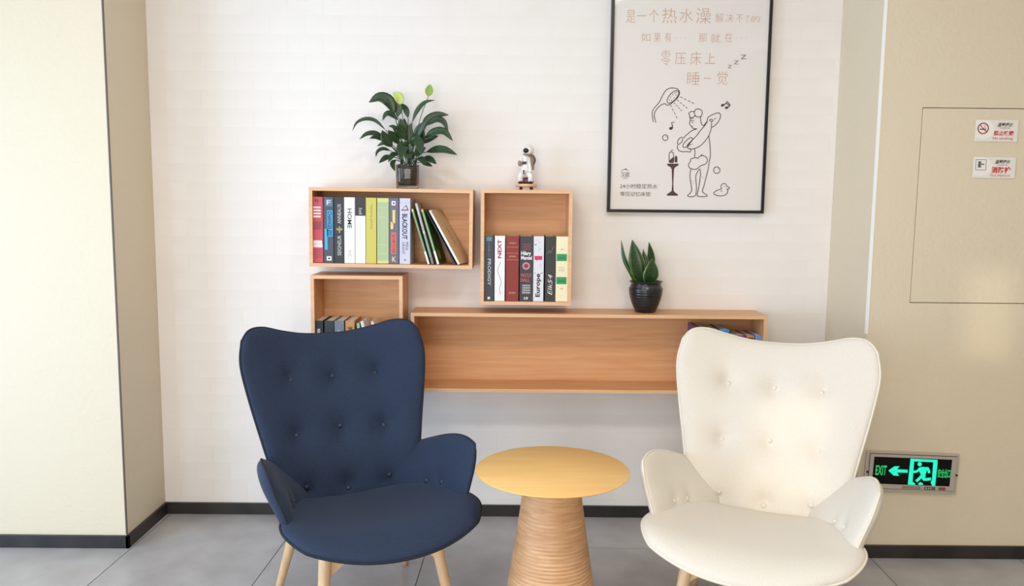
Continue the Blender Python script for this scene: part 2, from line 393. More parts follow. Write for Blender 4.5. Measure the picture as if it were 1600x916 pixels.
patch(t, w_, h_, (236, 236, 238), .25, .65, .89, .955); patch(t, w_, h_, (18, 18, 20), .38, .55, .91, .935, y=-.0004)
patch(t, w_, h_, (232, 206, 120), .34, .62, .62, .82); patch(t, w_, h_, (232, 206, 120), .14, .42, .53, .64)
patch(t, w_, h_, (226, 104, 84), .20, .70, .15, .48); sp(t, w_, h_, 'ESCLIBUR', (168, 44, 44), .32, .6, .17, .46, 'u', bold=.02)
sp(t, w_, h_, 'K', (214, 206, 150), .3, .72, .035, .11, 'h', bold=.03)
t, w_, h_ = b1(8, 'pale lavender book with bold dark title beside the leaning paperbacks', (204, 204, 220))
sp(t, w_, h_, 'BLACKOUT', (34, 38, 66), .24, .74, .38, .765, 'd', bold=.03); sp(t, w_, h_, 'MIRA\nGRANT', (52, 54, 78), .24, .84, .15, .34, 'd', name='author_lettering')
bmv = [(.12 * w_, E0, .81 * h_), (.88 * w_, E0, .815 * h_), (.62 * w_, E0, .905 * h_), (.27 * w_, E0, .83 * h_), (.72 * w_, E0, .833 * h_), (.59 * w_, E0, .883 * h_)]
mk('emblem', bmv, [(0, 1, 4, 3), (1, 2, 5, 4), (2, 0, 3, 5)], cmat((150, 70, 96)), t)
patch(t, w_, h_, (40, 40, 60), .45, .6, .055, .072); patch(t, w_, h_, (150, 150, 172), 0, 1, .93, .934)
# leaning paperbacks: spine bottom and top in the photo
def lean(label, pb, pt, w, color, d, front=None, bands=(), yaw=0, cat='book', grp=G1, ys=YS, zfix=None):
    a, b = U(*pb, ys), U(*pt, ys); L = (b - a).length; tl = math.atan2(b.x - a.x, b.z - a.z)
    z = (zt(a.x) if zfix is None else zfix)
    t = book(label, w, L, d, color, (a.x, ys, z + .0015), grp, tl, front, cat)
    t.rotation_euler.z = -R(yaw)
    for c, v0, v1 in bands: patch(t, w, L, c, 0, 1, v0, v1)
    return t, w, L
lean('thin green paperback leaning nearest the lavender book, white at its foot', (668.5, 416.5), (642.6, 330.5), .0075, (128, 158, 116), .12, None, [((240, 240, 240), 0, .23), ((222, 214, 110), .95, 1)])
t, w_, h_ = lean('tallest leaning paperback with pale grey spine', (674.4, 416.5), (648.4, 321.6), .0085, (196, 196, 196), .12, None, [((130, 160, 136), .12, .50), ((120, 120, 124), 0, .12)])
sp(t, w_, h_, 'NATURE', (70, 84, 80), .25, .75, .55, .8, 'd')
t, w_, h_ = lean('leaning paperback with green spine, white foot and dark green cover', (683.2, 416.8), (656.8, 331), .0085, (146, 176, 132), .125, (34, 84, 30), [((242, 242, 242), 0, .24), ((222, 214, 110), .96, 1)], 10)
box('cover_label', (w_, .03, .02), (w_ + .0006, .06, .06), cmat((150, 140, 40)), t)
lean('thin black paperback leaning under the tan one', (710.6, 416.6), (662.2, 332.6), .0045, (40, 42, 46), .125, None, (), 14)
t, w_, h_ = lean('tan covered paperback with white spine leaning at the right end', (715.6, 417), (666.8, 332.4), .0085, (240, 238, 232), .135, (216, 192, 152), (), 15)
box('cover_label', (w_, .004, .004), (w_ + .0006, .136, .075), cmat((224, 192, 154)), t)
text('title_lettering', '~ sketch', cmat((92, 64, 44)), t, (w_ + .0007, .07, h_ * .75), .1, .016, (0, 0, -1), (0, 1, 0), 0, .3)
# upright shelf, seven books
G3 = 'books in the upright shelf'; z3 = B3[2] + PT + .0005
ED3 = [(755.8, 771.4), (772.9, 788.7), (790.5, 810.4), (812.3, 832.6), (833.4, 849.5), (851.8, 867.6), (868.5, 887.4)]
H3 = .272
def b3(i, label, color):
    t, w = upright(ED3, z3, H3, DB, i, label, color, G3, 420); return t, w, H3
t, w_, h_ = b3(0, 'charcoal book with pale title reading down at the left of the upright shelf', (58, 62, 66))
sp(t, w_, h_, 'PRODIGY', (196, 200, 204), .40, .72, .24, .65, 'd', bold=.01); sp(t, w_, h_, 'MARIE LU', (120, 138, 150), .45, .6, .68, .9, 'd', name='author_lettering')
patch(t, w_, h_, (96, 130, 146), .25, .8, .92, .985); patch(t, w_, h_, (230, 230, 230), .4, .64, .025, .065)
t, w_, h_ = b3(1, 'white book with crimson title and thin red curve in the upright shelf', (238, 236, 236))
sp(t, w_, h_, 'NEXT', (168, 34, 64), .28, .66, .66, .945, 'u', bold=.03)
pts = cr([(.6 * w_, E0, .60 * h_), (.3 * w_, E0, .47 * h_), (.66 * w_, E0, .30 * h_), (.5 * w_, E0, .2 * h_), (.6 * w_, E0, .1 * h_)], 6)
def ribbon(pts, wd, ax=(0, -1, 0)):
    ax = Vector(ax); vs, fs = [], []; pts = [Vector(p) for p in pts]
    for i, p in enumerate(pts):
        d = (pts[min(i + 1, len(pts) - 1)] - pts[max(i - 1, 0)]).normalized(); n = ax.cross(d).normalized() * wd / 2
        vs += [p - n, p + n]
    for i in range(len(pts) - 1): fs.append((2 * i, 2 * i + 1, 2 * i + 3, 2 * i + 2))
    return vs, fs
mk('spine_curve', *ribbon(pts, .0016), cmat((140, 50, 70)), t)
t, w_, h_ = b3(2, 'oxblood red book with gold rules in the upright shelf', (138, 42, 36))
for v in (.83, .735, .635): patch(t, w_, h_, (210, 150, 110), .02, .98, v, v + .005)
for v in (.88, .675, .115): sp(t, w_, h_, 'xoxox', (216, 164, 120), .24, .78, v, v + .026, 'h')
t, w_, h_ = b3(3, 'black book with white and pink lettering and round rosette in the upright shelf', (56, 54, 60))
sp(t, w_, h_, 'Hilary\nMantel', (240, 238, 238), .08, .92, .64, .77, 'h', bold=.03, name='author_lettering')
for k in range(3): sp(t, w_, h_, 'WINNER', (190, 80, 96), .2, .8, .79 + k * .037, .81 + k * .037, 'h')
rv = [(.48 * w_, E0, .545 * h_)]; rv += [(.48 * w_ + .017 * (1 if k % 2 else .86) * math.cos(k * math.pi / 12), E0, .545 * h_ + .017 * (1 if k % 2 else .86) * math.sin(k * math.pi / 12)) for k in range(24)]
mk('rosette', rv, [(0, 1 + k, 1 + (k + 1) % 24) for k in range(24)], cmat((206, 132, 142)), t)
rv2 = [(x, E0 - .0002, z) for x, y, z in [(.48 * w_ + .009 * math.cos(k * math.pi / 6), 0, .545 * h_ + .009 * math.sin(k * math.pi / 6)) for k in range(12)]]
mk('rosette_centre', rv2, [tuple(range(12))], cmat((120, 50, 66)), t)
sp(t, w_, h_, 'WOLF\nHALL', (206, 92, 102), .06, .9, .30, .43, 'h', bold=.01)
for k in range(4): sp(t, w_, h_, 'MMMM', (232, 230, 230), .2, .8, .115 + k * .037, .145 + k * .037, 'h')
sp(t, w_, h_, '10', (232, 230, 230), .34, .64, .025, .07, 'h', bold=.02)
t, w_, h_ = b3(4, 'white book speckled with pink and grey with black title in the upright shelf', (220, 220, 226))
rs = random.Random(3)
for k in range(26):
    u, v = rs.uniform(.08, .8), rs.uniform(.22, .97); c = rs.choice([(210, 70, 104), (150, 156, 168), (60, 62, 70), (226, 150, 170)]) if v < .6 else rs.choice([(150, 156, 168), (70, 72, 80), (180, 188, 200)])
    s = rs.uniform(.06, .16); patch(t, w_, h_, c, u, u + s, v, v + s * .09, y=-.0002 - k * .000005)
patch(t, w_, h_, (216, 40, 90), .1, .84, .64, .70, y=-.0004)
sp(t, w_, h_, 'Europe', (24, 24, 28), .22, .78, .07, .43, 'u', bold=.03)
t, w_, h_ = b3(5, 'black book with small silver scrollwork in the upright shelf', (52, 48, 48))
sp(t, w_, h_, 'Elk54', (214, 212, 210), .28, .72, .1, .42, 'u', shear=.3)
pts = cr([(.15 * w_, E0, .73 * h_), (.4 * w_, E0, .78 * h_), (.5 * w_, E0, .75 * h_), (.85 * w_, E0, .86 * h_)], 6); mk('scroll', *ribbon(pts, .0012), cmat((150, 146, 140)), t)
t, w_, h_ = b3(6, 'cream book with two green bands at the right end of the upright shelf', (238, 228, 192))
for v in (.625, .27): patch(t, w_, h_, (44, 150, 90), .05, .9, v, v + .11); sp(t, w_, h_, 'Outback', (20, 90, 54), .16, .8, v + .03, v + .075, 'h')
for v in (.47, .49, .52): sp(t, w_, h_, 'uuuu', (160, 146, 110), .25, .7, v, v + .012, 'h')
for v in (.79, .19): sp(t, w_, h_, 'vv', (140, 126, 96), .36, .64, v, v + .02, 'h')
# small shelf behind the navy armchair
G2 = 'books in the small shelf'; z2 = B2[2] + PT + .0005
for i, (e, c, lb) in enumerate((((489.9, 504.6), (38, 40, 48), 'black-navy book with white lettering, leftmost in the small shelf'), ((507.0, 521.6), (50, 54, 58), 'charcoal book, second from the left in the small shelf'),
                            ((522.7, 537.4), (122, 128, 140), 'grey book with small white lettering in the small shelf'), ((539.7, 553.8), (204, 148, 92), 'tan-orange book with brown lettering in the small shelf'))):
    t, w_ = upright([e], z2, .272, DB, 0, lb, c, G2, 510)
    if i == 0: sp(t, w_, .272, 'NEWMAN', (236, 236, 236), .35, .72, .62, .87, 'u', bold=.03)
    if i == 2: sp(t, w_, .272, 'Glas\nhus', (226, 228, 232), .3, .7, .78, .86, 'h')
    if i == 3: sp(t, w_, .272, 'VMI', (130, 70, 36), .18, .76, .86, .91, 'h', bold=.02)
lx = bx(557, 510)
for k, (c, lb, a, hh) in enumerate((((168, 190, 160), 'pale green slim book leaning beside the tan-orange book', -7, .262), ((236, 230, 222), 'white slim book leaning in the middle of the small shelf', -13, .275), ((226, 214, 206), 'cream slim book leaning at the right of the small shelf', -18, .282))):
    book(lb, .012, hh, .13, c, (lx + .032 + k * .046 + (.0 if k < 2 else .022), YS, z2 + .001), G2, R(a))
# books at the right of the long shelf
GL = 'books at the right end of the long shelf'; zl = BL[2] + PT + .0005
for (e0, e1, h, c, lb, fr) in ((1087.5, 1093.0, .268, (112, 70, 120), 'purple slim book at the left of the blue books on the long shelf', None), (1093.5, 1103.5, .266, (190, 204, 232), 'pale blue book peeking over the cream armchair on the long shelf', None),
                          (1104, 1124, .260, (36, 36, 40), 'thick black book peeking over the cream armchair on the long shelf', None), (1124.5, 1139.5, .260, (72, 140, 200), 'bright blue book beside the black one on the long shelf', None),
                          (1142, 1151.5, .236, (232, 222, 212), 'white book in the lower group on the long shelf', None), (1152, 1166, .236, (126, 50, 110), 'plum purple book in the lower group on the long shelf', None),
                          (1167, 1179, .234, (196, 140, 110), 'orange-brown book in the lower group on the long shelf', None), (1180.6, 1191.6, .236, (120, 150, 200), 'pale blue book at the far right end of the long shelf', None)):
    a, b = bx(e0, 520), bx(e1, 520); t = book(lb, b - a, h, DB, c, (a, YS, zl), GL)
    if c == (196, 140, 110): patch(t, b - a, h, (90, 50, 40), .1, .9, .9, .97)

# ------------------------------------------------------------------ poster
PY = -.030
p0, p1 = U(950.3, 333, PY), U(1196.5, 331.8, PY)
PX0, PX1, PZ0, PZ1 = .4225, 1.1000, 1.3775, 2.335
poster = thing('framed_poster', 'large black framed poster with a line drawing of a showering figure', 'poster', ((PX0 + PX1) / 2, 0, PZ0))
def P(px, py, dy=0):                                        # pixel of the print -> poster space
    v = U(px, py, PY); return Vector((v.x - (PX0 + PX1) / 2, PY - .0006 + dy + .008, v.z - PZ0))
hw = (PX1 - PX0) / 2; PH = PZ1 - PZ0; FW = .0125
M_frame = mat('poster_frame_black', srgb(22, 19, 20), .35)
for a, b in (((-hw, PY, 0), (hw, 0, FW)), ((-hw, PY, PH - FW), (hw, 0, PH)), ((-hw, PY, FW), (-hw + FW, 0, PH - FW)), ((hw - FW, PY, FW), (hw, 0, PH - FW))):
    box('frame_bar', a, b, M_frame, poster, .001)
sheet = box('printed_sheet', (-hw + FW, PY + .008, FW), (hw - FW, -.006, PH - FW), mat('poster_paper', srgb(228, 220, 213), .5, **{'Coat Weight': .15}), poster)
M_tan = cmat((200, 162, 138)); M_brown = cmat((74, 50, 44)); M_ink = cmat((62, 48, 42)); M_greytxt = cmat((120, 112, 106))
def ptext(body, x0, y0, x1, y1, m, thin=.012, name='print_lettering'):
    a = P(x0, y1); b = P(x1, y1); c = P(x0, y0)
    text(name, body, m, poster, a, (b - a).length, (c - a).length, (1, 0, 0), (0, 0, 1), thin)
for ch, a in (('是', (979, 15, 993, 35)), ('一', (996, 23.3, 1010, 24.6)), ('个', (1015, 14, 1029, 34)), ('热', (1035, 12, 1058, 35.5)), ('水', (1062, 13, 1083, 34)), ('澡', (1088, 12, 1111, 36)),
              ('解', (1118.5, 20, 1131, 34.5)), ('决', (1134.5, 21, 1146, 34)), ('不', (1151, 22, 1161, 34)), ('了', (1165, 24, 1171, 34.5)), ('的', (1175, 24, 1188, 34)),
              ('如', (1002, 51, 1016.5, 64)), ('果', (1022, 51, 1032.5, 66)), ('有', (1039, 50, 1049, 65)), ('那', (1092, 52, 1105, 65)), ('就', (1111, 52, 1126, 66)), ('在', (1133, 51, 1145, 65)),
              ('零', (1033, 79, 1048, 102)), ('压', (1055, 82, 1072, 100)), ('床', (1079, 80, 1095.5, 101)), ('上', (1102, 82, 1118, 99)),
              ('睡', (1074, 112, 1094, 132)), ('一', (1100, 121.3, 1112, 122.5)), ('觉', (1121, 111, 1137.5, 132))):
    ptext(ch, *a, M_tan, .010)
for x in (1056, 1063, 1070, 1152, 1159, 1166): ptext('.', x, 58, x + 1.2, 59.2, M_tan, 0)
for a in ((1138, 101, 1144, 106), (1147, 94, 1155, 100), (1158, 85, 1167, 92)): ptext('z', *a, M_greytxt, .01)
ptext('汉庭', 970, 268.5, 984, 276.5, M_ink, 0, 'logo_lettering'); ptext('2 4小时稳定热水'.replace('2 4', '24'), 969, 287, 1028, 294.5, M_ink, 0); ptext('零压记忆床垫', 969, 299.5, 1017, 306.5, M_ink, 0)
K = 140 / 658
def D(x, y, dy=0): return P(1010 + x * K, 125 + y * K, dy)
def stroke(pts, wpx=1.25, name='drawn_line', closed=False, m=None, n=5):
    q = [D(*p) for p in pts]
    if closed: q.append(q[0])
    mk(name, *ribbon(cr(q, n), wpx / 372), m or M_ink, poster)
def fill(pts, name='drawn_shape', m=None, sm=False):
    q = [D(*p, -.0001) for p in pts]
    if sm: q = cr(q + [q[0]], 4)[:-1]
    mk(name, q[::-1], [tuple(range(len(q)))], m or M_brown, poster)
def ell(cx, cy, rx, ry, rot=0, n=16):
    c, s = math.cos(R(rot)), math.sin(R(rot))
    return [(cx + rx * math.cos(2 * math.pi * k / n) * c - ry * math.sin(2 * math.pi * k / n) * s, cy + rx * math.cos(2 * math.pi * k / n) * s + ry * math.sin(2 * math.pi * k / n) * c) for k in range(n)]
stroke([(52, 308), (45, 240), (60, 205), (95, 165), (120, 115), (145, 75), (180, 58), (225, 62), (245, 85), (238, 120), (205, 155), (170, 180), (150, 182), (135, 172), (100, 190), (70, 225), (60, 260), (72, 312)])
stroke(ell(197, 122, 58, 26, -48), closed=True, n=2)
for x, y in ((180, 125), (195, 105), (213, 95), (222, 88), (188, 148), (205, 130), (172, 145), (218, 112)): fill(ell(x, y, 4, 4, 0, 6), 'drawn_dot', M_ink)
for (a, b), (c, d) in (((250, 122), (355, 172)), ((228, 145), (305, 208)), ((205, 165), (265, 228)), ((178, 180), (230, 283))):
    for k in range(4):
        f0, f1 = k * .27, k * .27 + .17; stroke([(a + (c - a) * f0, b + (d - b) * f0), (a + (c - a) * f1, b + (d - b) * f1)], 1.0, 'drawn_dash', n=1)
stroke([(355, 235), (365, 215), (390, 212), (410, 225), (412, 250), (400, 268), (375, 270), (358, 255)], closed=True)
stroke([(355, 232), (335, 230), (315, 242), (320, 258), (322, 272), (340, 275), (362, 262)])
stroke([(322, 275), (325, 295), (320, 315), (325, 330), (340, 345), (345, 356), (375, 358)])
for a in ([(328, 284), (350, 281)], [(328, 298), (352, 296)], [(334, 309), (350, 311)], [(335, 348), (345, 342)]): stroke(a, 1.0, n=1)
stroke([(402, 266), (402, 300), (410, 325), (425, 332), (450, 300)])
stroke([(375, 358), (340, 370), (300, 400), (272, 430)])
stroke([(270, 418), (245, 428), (232, 452), (236, 474), (262, 455), (270, 430)])
stroke([(232, 478), (230, 498), (242, 518), (270, 526), (300, 525), (320, 528), (330, 514), (322, 500)])
stroke([(450, 305), (430, 335), (400, 370), (370, 410), (340, 440), (308, 472), (300, 490)])
stroke([(302, 492), (315, 505), (350, 505), (400, 482), (440, 440), (465, 400), (480, 350), (482, 310)])
stroke([(450, 300), (455, 275), (480, 258), (515, 243), (540, 242), (548, 265), (535, 300), (510, 330), (484, 348)])
stroke(ell(480, 296, 12, 8, 10), closed=True, n=2); stroke([(500, 290), (515, 275)], 1.0, n=1)
stroke([(330, 420), (300, 440), (275, 470), (272, 490), (295, 492), (325, 460), (343, 435)], closed=True)
stroke([(340, 470), (318, 478), (306, 495)], 1.0)
stroke([(462, 410), (470, 480), (473, 550), (465, 600), (455, 660), (440, 720), (425, 780), (415, 820), (450, 848), (430, 857), (385, 855), (376, 843), (385, 800), (395, 740), (400, 690), (396, 650)])
stroke([(355, 502), (360, 530), (356, 566)])
stroke([(345, 655), (320, 645), (312, 620), (325, 600), (330, 580), (365, 570), (380, 575), (395, 560), (420, 555), (445, 570), (450, 595), (438, 616), (412, 626), (395, 635), (370, 655)], closed=True)
stroke([(415, 543), (405, 553), (408, 560)], 1.0)
stroke([(330, 655), (322, 700), (330, 760), (335, 810), (320, 835), (305, 850), (330, 859), (360, 850), (368, 830), (370, 780), (365, 720), (370, 690), (390, 655)])
for x, y in ((335, 745), (346, 762), (350, 742), (410, 710), (424, 714), (414, 722)): fill(ell(x, y, 2.5, 2.5, 0, 6), 'drawn_dot', M_ink)
fill([(153, 614), (240, 614), (236, 628), (215, 640), (206, 655), (200, 760), (203, 815), (215, 828), (234, 840), (234, 850), (153, 850), (153, 840), (170, 828), (188, 815), (192, 760), (188, 655), (180, 640), (157, 628)], 'drawn_stand')
stroke([(170, 604), (170, 545), (180, 530), (196, 530), (201, 545), (201, 604)], closed=True); fill([(171, 604), (171, 590), (200, 565), (201, 604)], 'drawn_bottle'); fill([(210, 605), (210, 568), (216, 558), (224, 556), (230, 568), (230, 605)], 'drawn_bottle')
stroke([(182, 528), (182, 518), (200, 512)], 1.0, n=1)
fill(ell(183, 354, 15, 11, -20, 12), 'drawn_note'); stroke([(196, 350), (188, 312), (208, 308)], 1.5, n=1)
fill(ell(563, 184, 14, 10, -20, 12), 'drawn_note'); fill(ell(593, 202, 14, 10, -20, 12), 'drawn_note'); stroke([(576, 182), (598, 156), (618, 182), (606, 200)], 1.8, n=1); stroke([(592, 168), (612, 188)], 1.5, n=1)
stroke(ell(141, 423, 20, 21), closed=True, n=2); stroke(ell(520, 662, 24, 24), closed=True, n=2)
stroke([(146, 413), (152, 420)], 1, n=1); stroke([(528, 650), (532, 658)], 1, n=1)
stroke([(556, 800), (530, 808), (510, 818), (498, 834), (520, 848), (560, 851), (590, 840), (602, 812), (593, 800)])
stroke([(556, 802), (550, 780), (565, 762), (585, 763), (595, 782), (610, 788), (612, 796), (600, 803), (592, 800)]); fill(ell(577, 782, 3, 4, 0, 6), 'drawn_dot', M_ink)
stroke([(548, 812), (560, 820)], 1, n=1)
# small emblem above the logo characters
bq = [P(974, 265), P(976.5, 262.8), P(979, 264.2), P(982, 263)]
mk('logo_mark', *ribbon(cr([P(971, 267), P(974, 265.4), P(978, 264.9), P(982.5, 266.6)], 4), .0022), M_ink, poster)
mk('logo_mark', [P(975, 264.3), P(979.5, 263.2), P(980, 264.2), P(978, 264.8)], [(0, 3, 2, 1)], M_ink, poster)
mk('logo_mark', *ribbon([P(973, 278.4), P(981, 278.4)], .0022), M_greytxt, poster)

# ------------------------------------------------------------------ signs on the right pillar
def plaque(label, px0, py0, px1, py1, kind):
    a, b = U(px0, py1, YR), U(px1, py0, YR); w, h = b.x - a.x, b.z - a.z
    t = thing('wall_sign', label, 'sign', (a.x, YR, a.z), group='small safety plaques')
    box('plate', (0, -.0035, 0), (w, 0, h), mat('acrylic_white', srgb(232, 224, 214), .25), t, .002)
    y = -.0039
    q = [(.0, y, .17 * h)] + [(.19 * w + .25 * w * math.cos(x), y + .0002, .55 * h + .43 * h * math.sin(x)) for x in [R(-100 + 15 * k) for k in range(13)]] + [(.0, y, .98 * h)]
    mk('raised_panel', q, [tuple(range(len(q)))], mat('acrylic_panel', srgb(240, 234, 228), .2), t)
    red, dark = cmat((206, 40, 46)), cmat((70, 64, 60)); y -= .0004
    text('heading_lettering', '温馨提示', dark, t, (.5 * w, y, .68 * h), .36 * w, .18 * h, FX, FZ, 0, .3, .02); text('heading_lettering', 'notice', dark, t, (.56 * w, y, .60 * h), .24 * w, .055 * h, FX, FZ)
    def ring(cx, cz, r0, r1, m, n=24):
        vs = [(cx + r * math.cos(2 * math.pi * k / n), y, cz + r * math.sin(2 * math.pi * k / n)) for r in (r0, r1) for k in range(n)]
        mk('symbol_ring', vs, [(k, (k + 1) % n, n + (k + 1) % n, n + k) for k in range(n)], m, t)
    if kind == 'smoke':
        text('sign_lettering', '禁止吸烟', red, t, (.43 * w, y, .28 * h), .46 * w, .22 * h, FX, FZ, 0, 0, .03); text('sign_lettering', 'No smoking', red, t, (.42 * w, y, .07 * h), .46 * w, .15 * h, FX, FZ)
        ring(.175 * w, .60 * h, .26 * h, .21 * h, cmat((150, 34, 40)))
        c = (.175 * w, .60 * h); mk('symbol_bar', *ribbon([(c[0] - .17 * h, y - .0001, c[1] + .17 * h), (c[0] + .17 * h, y - .0001, c[1] - .17 * h)], .003), cmat((150, 34, 40)), t)
        mk('symbol_cigarette', *ribbon([(c[0] - .15 * h, y, c[1] - .04 * h), (c[0] + .13 * h, y, c[1] - .04 * h)], .05 * h), dark, t)
        mk('symbol_smoke', *ribbon(cr([(c[0] + .1 * h, y, c[1] + .01 * h), (c[0] + .06 * h, y, c[1] + .08 * h), (c[0] + .11 * h, y, c[1] + .14 * h)], 4), .02 * h), dark, t)
    else:
        text('sign_lettering', '消防栓', red, t, (.43 * w, y, .24 * h), .46 * w, .3 * h, FX, FZ, 0, 0, .03); text('sign_lettering', 'Fire Hydrant', red, t, (.42 * w, y, .06 * h), .46 * w, .13 * h, FX, FZ)
        s = .24 * h; c = (.175 * w, .62 * h)
        for a_, b_ in (((-s, -s), (s, -s)), ((s, -s), (s, s)), ((s, s), (-s, s)), ((-s, s), (-s, -s))): mk('symbol_frame', *ribbon([(c[0] + a_[0], y, c[1] + a_[1]), (c[0] + b_[0], y, c[1] + b_[1])], .0016), dark, t)
        for k in range(5): mk('symbol_hose', *ribbon([(c[0] - .14 * h, y, c[1] + (.14 - k * .06) * h), (c[0] + .02 * h, y, c[1] + (.14 - k * .06) * h)], .04 * h), dark, t)
        mk('symbol_reel', *ribbon([(c[0] - .08 * h, y - .0001, c[1] - .12 * h), (c[0] - .08 * h, y - .0001, c[1] + .16 * h)], .05 * h), dark, t); mk('symbol_nozzle', *ribbon([(c[0] + .02 * h, y, c[1] + .03 * h), (c[0] + .16 * h, y, c[1] + .03 * h)], .05 * h), dark, t)
plaque('white plaque with a red no smoking symbol on the access hatch', 1522, 187.5, 1591.5, 221.5, 'smoke')
plaque('white plaque with a hose symbol, lower of two on the access hatch', 1518.5, 245.5, 1587.5, 278.5, 'hose')
# exit sign
a = U(1353, 703, YR); b = U(1497, 709, YR); c = U(1492, 771, YR)
EW, EH = (b - a).length, (b.z - c.z)
ex = thing('exit_sign', 'lit green emergency exit sign low on the tan pillar', 'exit sign', (a.x, YR, a.z), (0, R(1.85), 0))
M_alu = mat('brushed_aluminium', srgb(196, 186, 176), .35, .35)
def ebox(name, u0, v0, u1, v1, y0, y1, m, bev=0): return box(name, (u0 * EW, y0, -v1 * EH), (u1 * EW, y1, -v0 * EH), m, ex, bev)
ebox('back_frame', 0, 0, 1, 1, -.014, 0, M_alu, .002)
ebox('frame_groove', .03, .05, .975, .93, -.0143, -.013, cmat((70, 60, 54)))
ebox('face_frame', .036, .066, .969, .918, -.018, -.013, M_alu, .001)
ebox('sign_panel', .075, .13, .915, .80, -.0186, -.017, mat('sign_black', srgb(3, 4, 4), .5, **{'Specular IOR Level': .2}))
ebox('maker_label', .40, .83, .605, .905, -.0184, -.017, cmat((150, 132, 116)))
ebox('indicator_strip', .645, .83, .765, .905, -.0184, -.017, cmat((88, 88, 66)))
ebox('test_label', .80, .83, .875, .905, -.0184, -.017, cmat((150, 72, 66)))
for k in range(3): ebox('indicator_light', .66 + k * .026, .855, .672 + k * .026, .88, -.0187, -.018, cmat((220, 220, 200)))
for u in (.018, .984):
    vs, fs = lathe([(.0045, 0), (.0045, .003), (.003, .004)], 12)
    mk('screw', [(u * EW + v[0], -.0143 - v[2], -.52 * EH + v[1]) for v in vs], fs, cmat((34, 28, 26)), ex)
def emis(name, c, s):
    m = mat(name, c, .4); bb = m.node_tree.nodes['Principled BSDF']; bb.inputs['Emission Color'].default_value = c; bb.inputs['Emission Strength'].default_value = s; bb.inputs['Base Color'].default_value = (.01, .05, .04, 1); return m
M_em = emis('exit_green', (.005, .80, .50, 1), 1.15); M_em2 = emis('exit_green_dim', (.03, .72, .18, 1), .75)
KE = 150 / 1600
def EX(x, y):                                               # crop pixel of the sign -> sign space
    v = U(1350 + x * KE, 695 + y * 85 / 907, YR) - a; q = Matrix.Rotation(-R(1.85), 3, 'Y') @ v
    return Vector((q.x, -.0190, q.z))
def epoly(name, pts, m=None, sm=False):
    q = [EX(*p) for p in pts]
    if sm: q = cr(q + [q[0]], 4)[:-1]
    mk(name, q[::-1], [tuple(range(len(q)))], m or M_em, ex)
def elimb(pts, wpx): mk('running_figure', *ribbon(cr([EX(*p) for p in pts], 4), wpx * KE / 415), M_em, ex)
epoly('arrow', [(368, 405), (470, 335), (555, 335), (515, 385), (690, 392), (688, 443), (515, 440), (548, 495), (455, 490)])
epoly('door_symbol', [(735, 208), (1185, 230), (1183, 300), (1110, 297), (1110, 268), (797, 255), (796, 270), (730, 262)])
epoly('door_symbol', [(730, 262), (796, 270), (770, 590), (820, 630), (810, 645), (690, 640)])
epoly('door_symbol', [(1110, 297), (1183, 300), (1145, 660), (1095, 660), (1070, 610), (1090, 560)])
epoly('running_figure', ell(888, 300, 36, 36, 0, 16))
epoly('running_figure', [(900, 345), (1030, 350), (985, 470), (985, 520), (930, 530), (905, 470), (880, 420)])
elimb([(1015, 362), (1035, 400), (1045, 450)], 45); elimb([(900, 360), (850, 415), (785, 430)], 45); elimb([(935, 480), (880, 540), (830, 585)], 52); elimb([(960, 480), (955, 550), (1075, 545)], 52)
epoly('running_figure', [(855, 625), (900, 598), (935, 615), (950, 645), (880, 645)])
p, q, r_ = EX(150, 478), EX(338, 482), EX(158, 318); text('exit_lettering', 'EXIT', M_em2, ex, p, (q - p).length * .97, (r_ - p).length, FX, FZ, 0, 0, .02)
p, q, r_ = EX(1180, 525), EX(1390, 525), EX(1183, 375); text('exit_lettering', '安全出口', M_em2, ex, p, (q - p).length, (r_ - p).length, FX, FZ, 0, 0, .02)
#PART2
# ------------------------------------------------------------------ side table
tb = thing('side_table', 'round pale wood side table with ribbed conical base between the armchairs', 'table', (.1466, -1.0, 0))
TH, TR = .5605, .2475
vs, fs = lathe([(.02, TH - .020), (TR - .045, TH - .020), (TR - .006, TH - .0075), (TR, TH - .004), (TR, TH - .002), (TR - .002, TH), (.02, TH)], 96)
o = mk('table_top', vs, fs, M_tabletop, tb, True)
prof = []; NR = 46; zb0, zb1 = 0, TH - .0195
for k in range(NR):
    for s in range(6):
        f = (k + s / 6) / NR; z = zb0 + (zb1 - zb0) * f
        r = .086 + (.166 - .086) * (1 - f) ** 1.05
        prof.append((r + .0030 * abs(math.sin(math.pi * s / 6)) ** .8 - .0015, z))
prof.append((.086, zb1))
vs, fs = lathe(prof, 72); mk('ribbed_base', vs, fs, M_tablebase, tb, True)

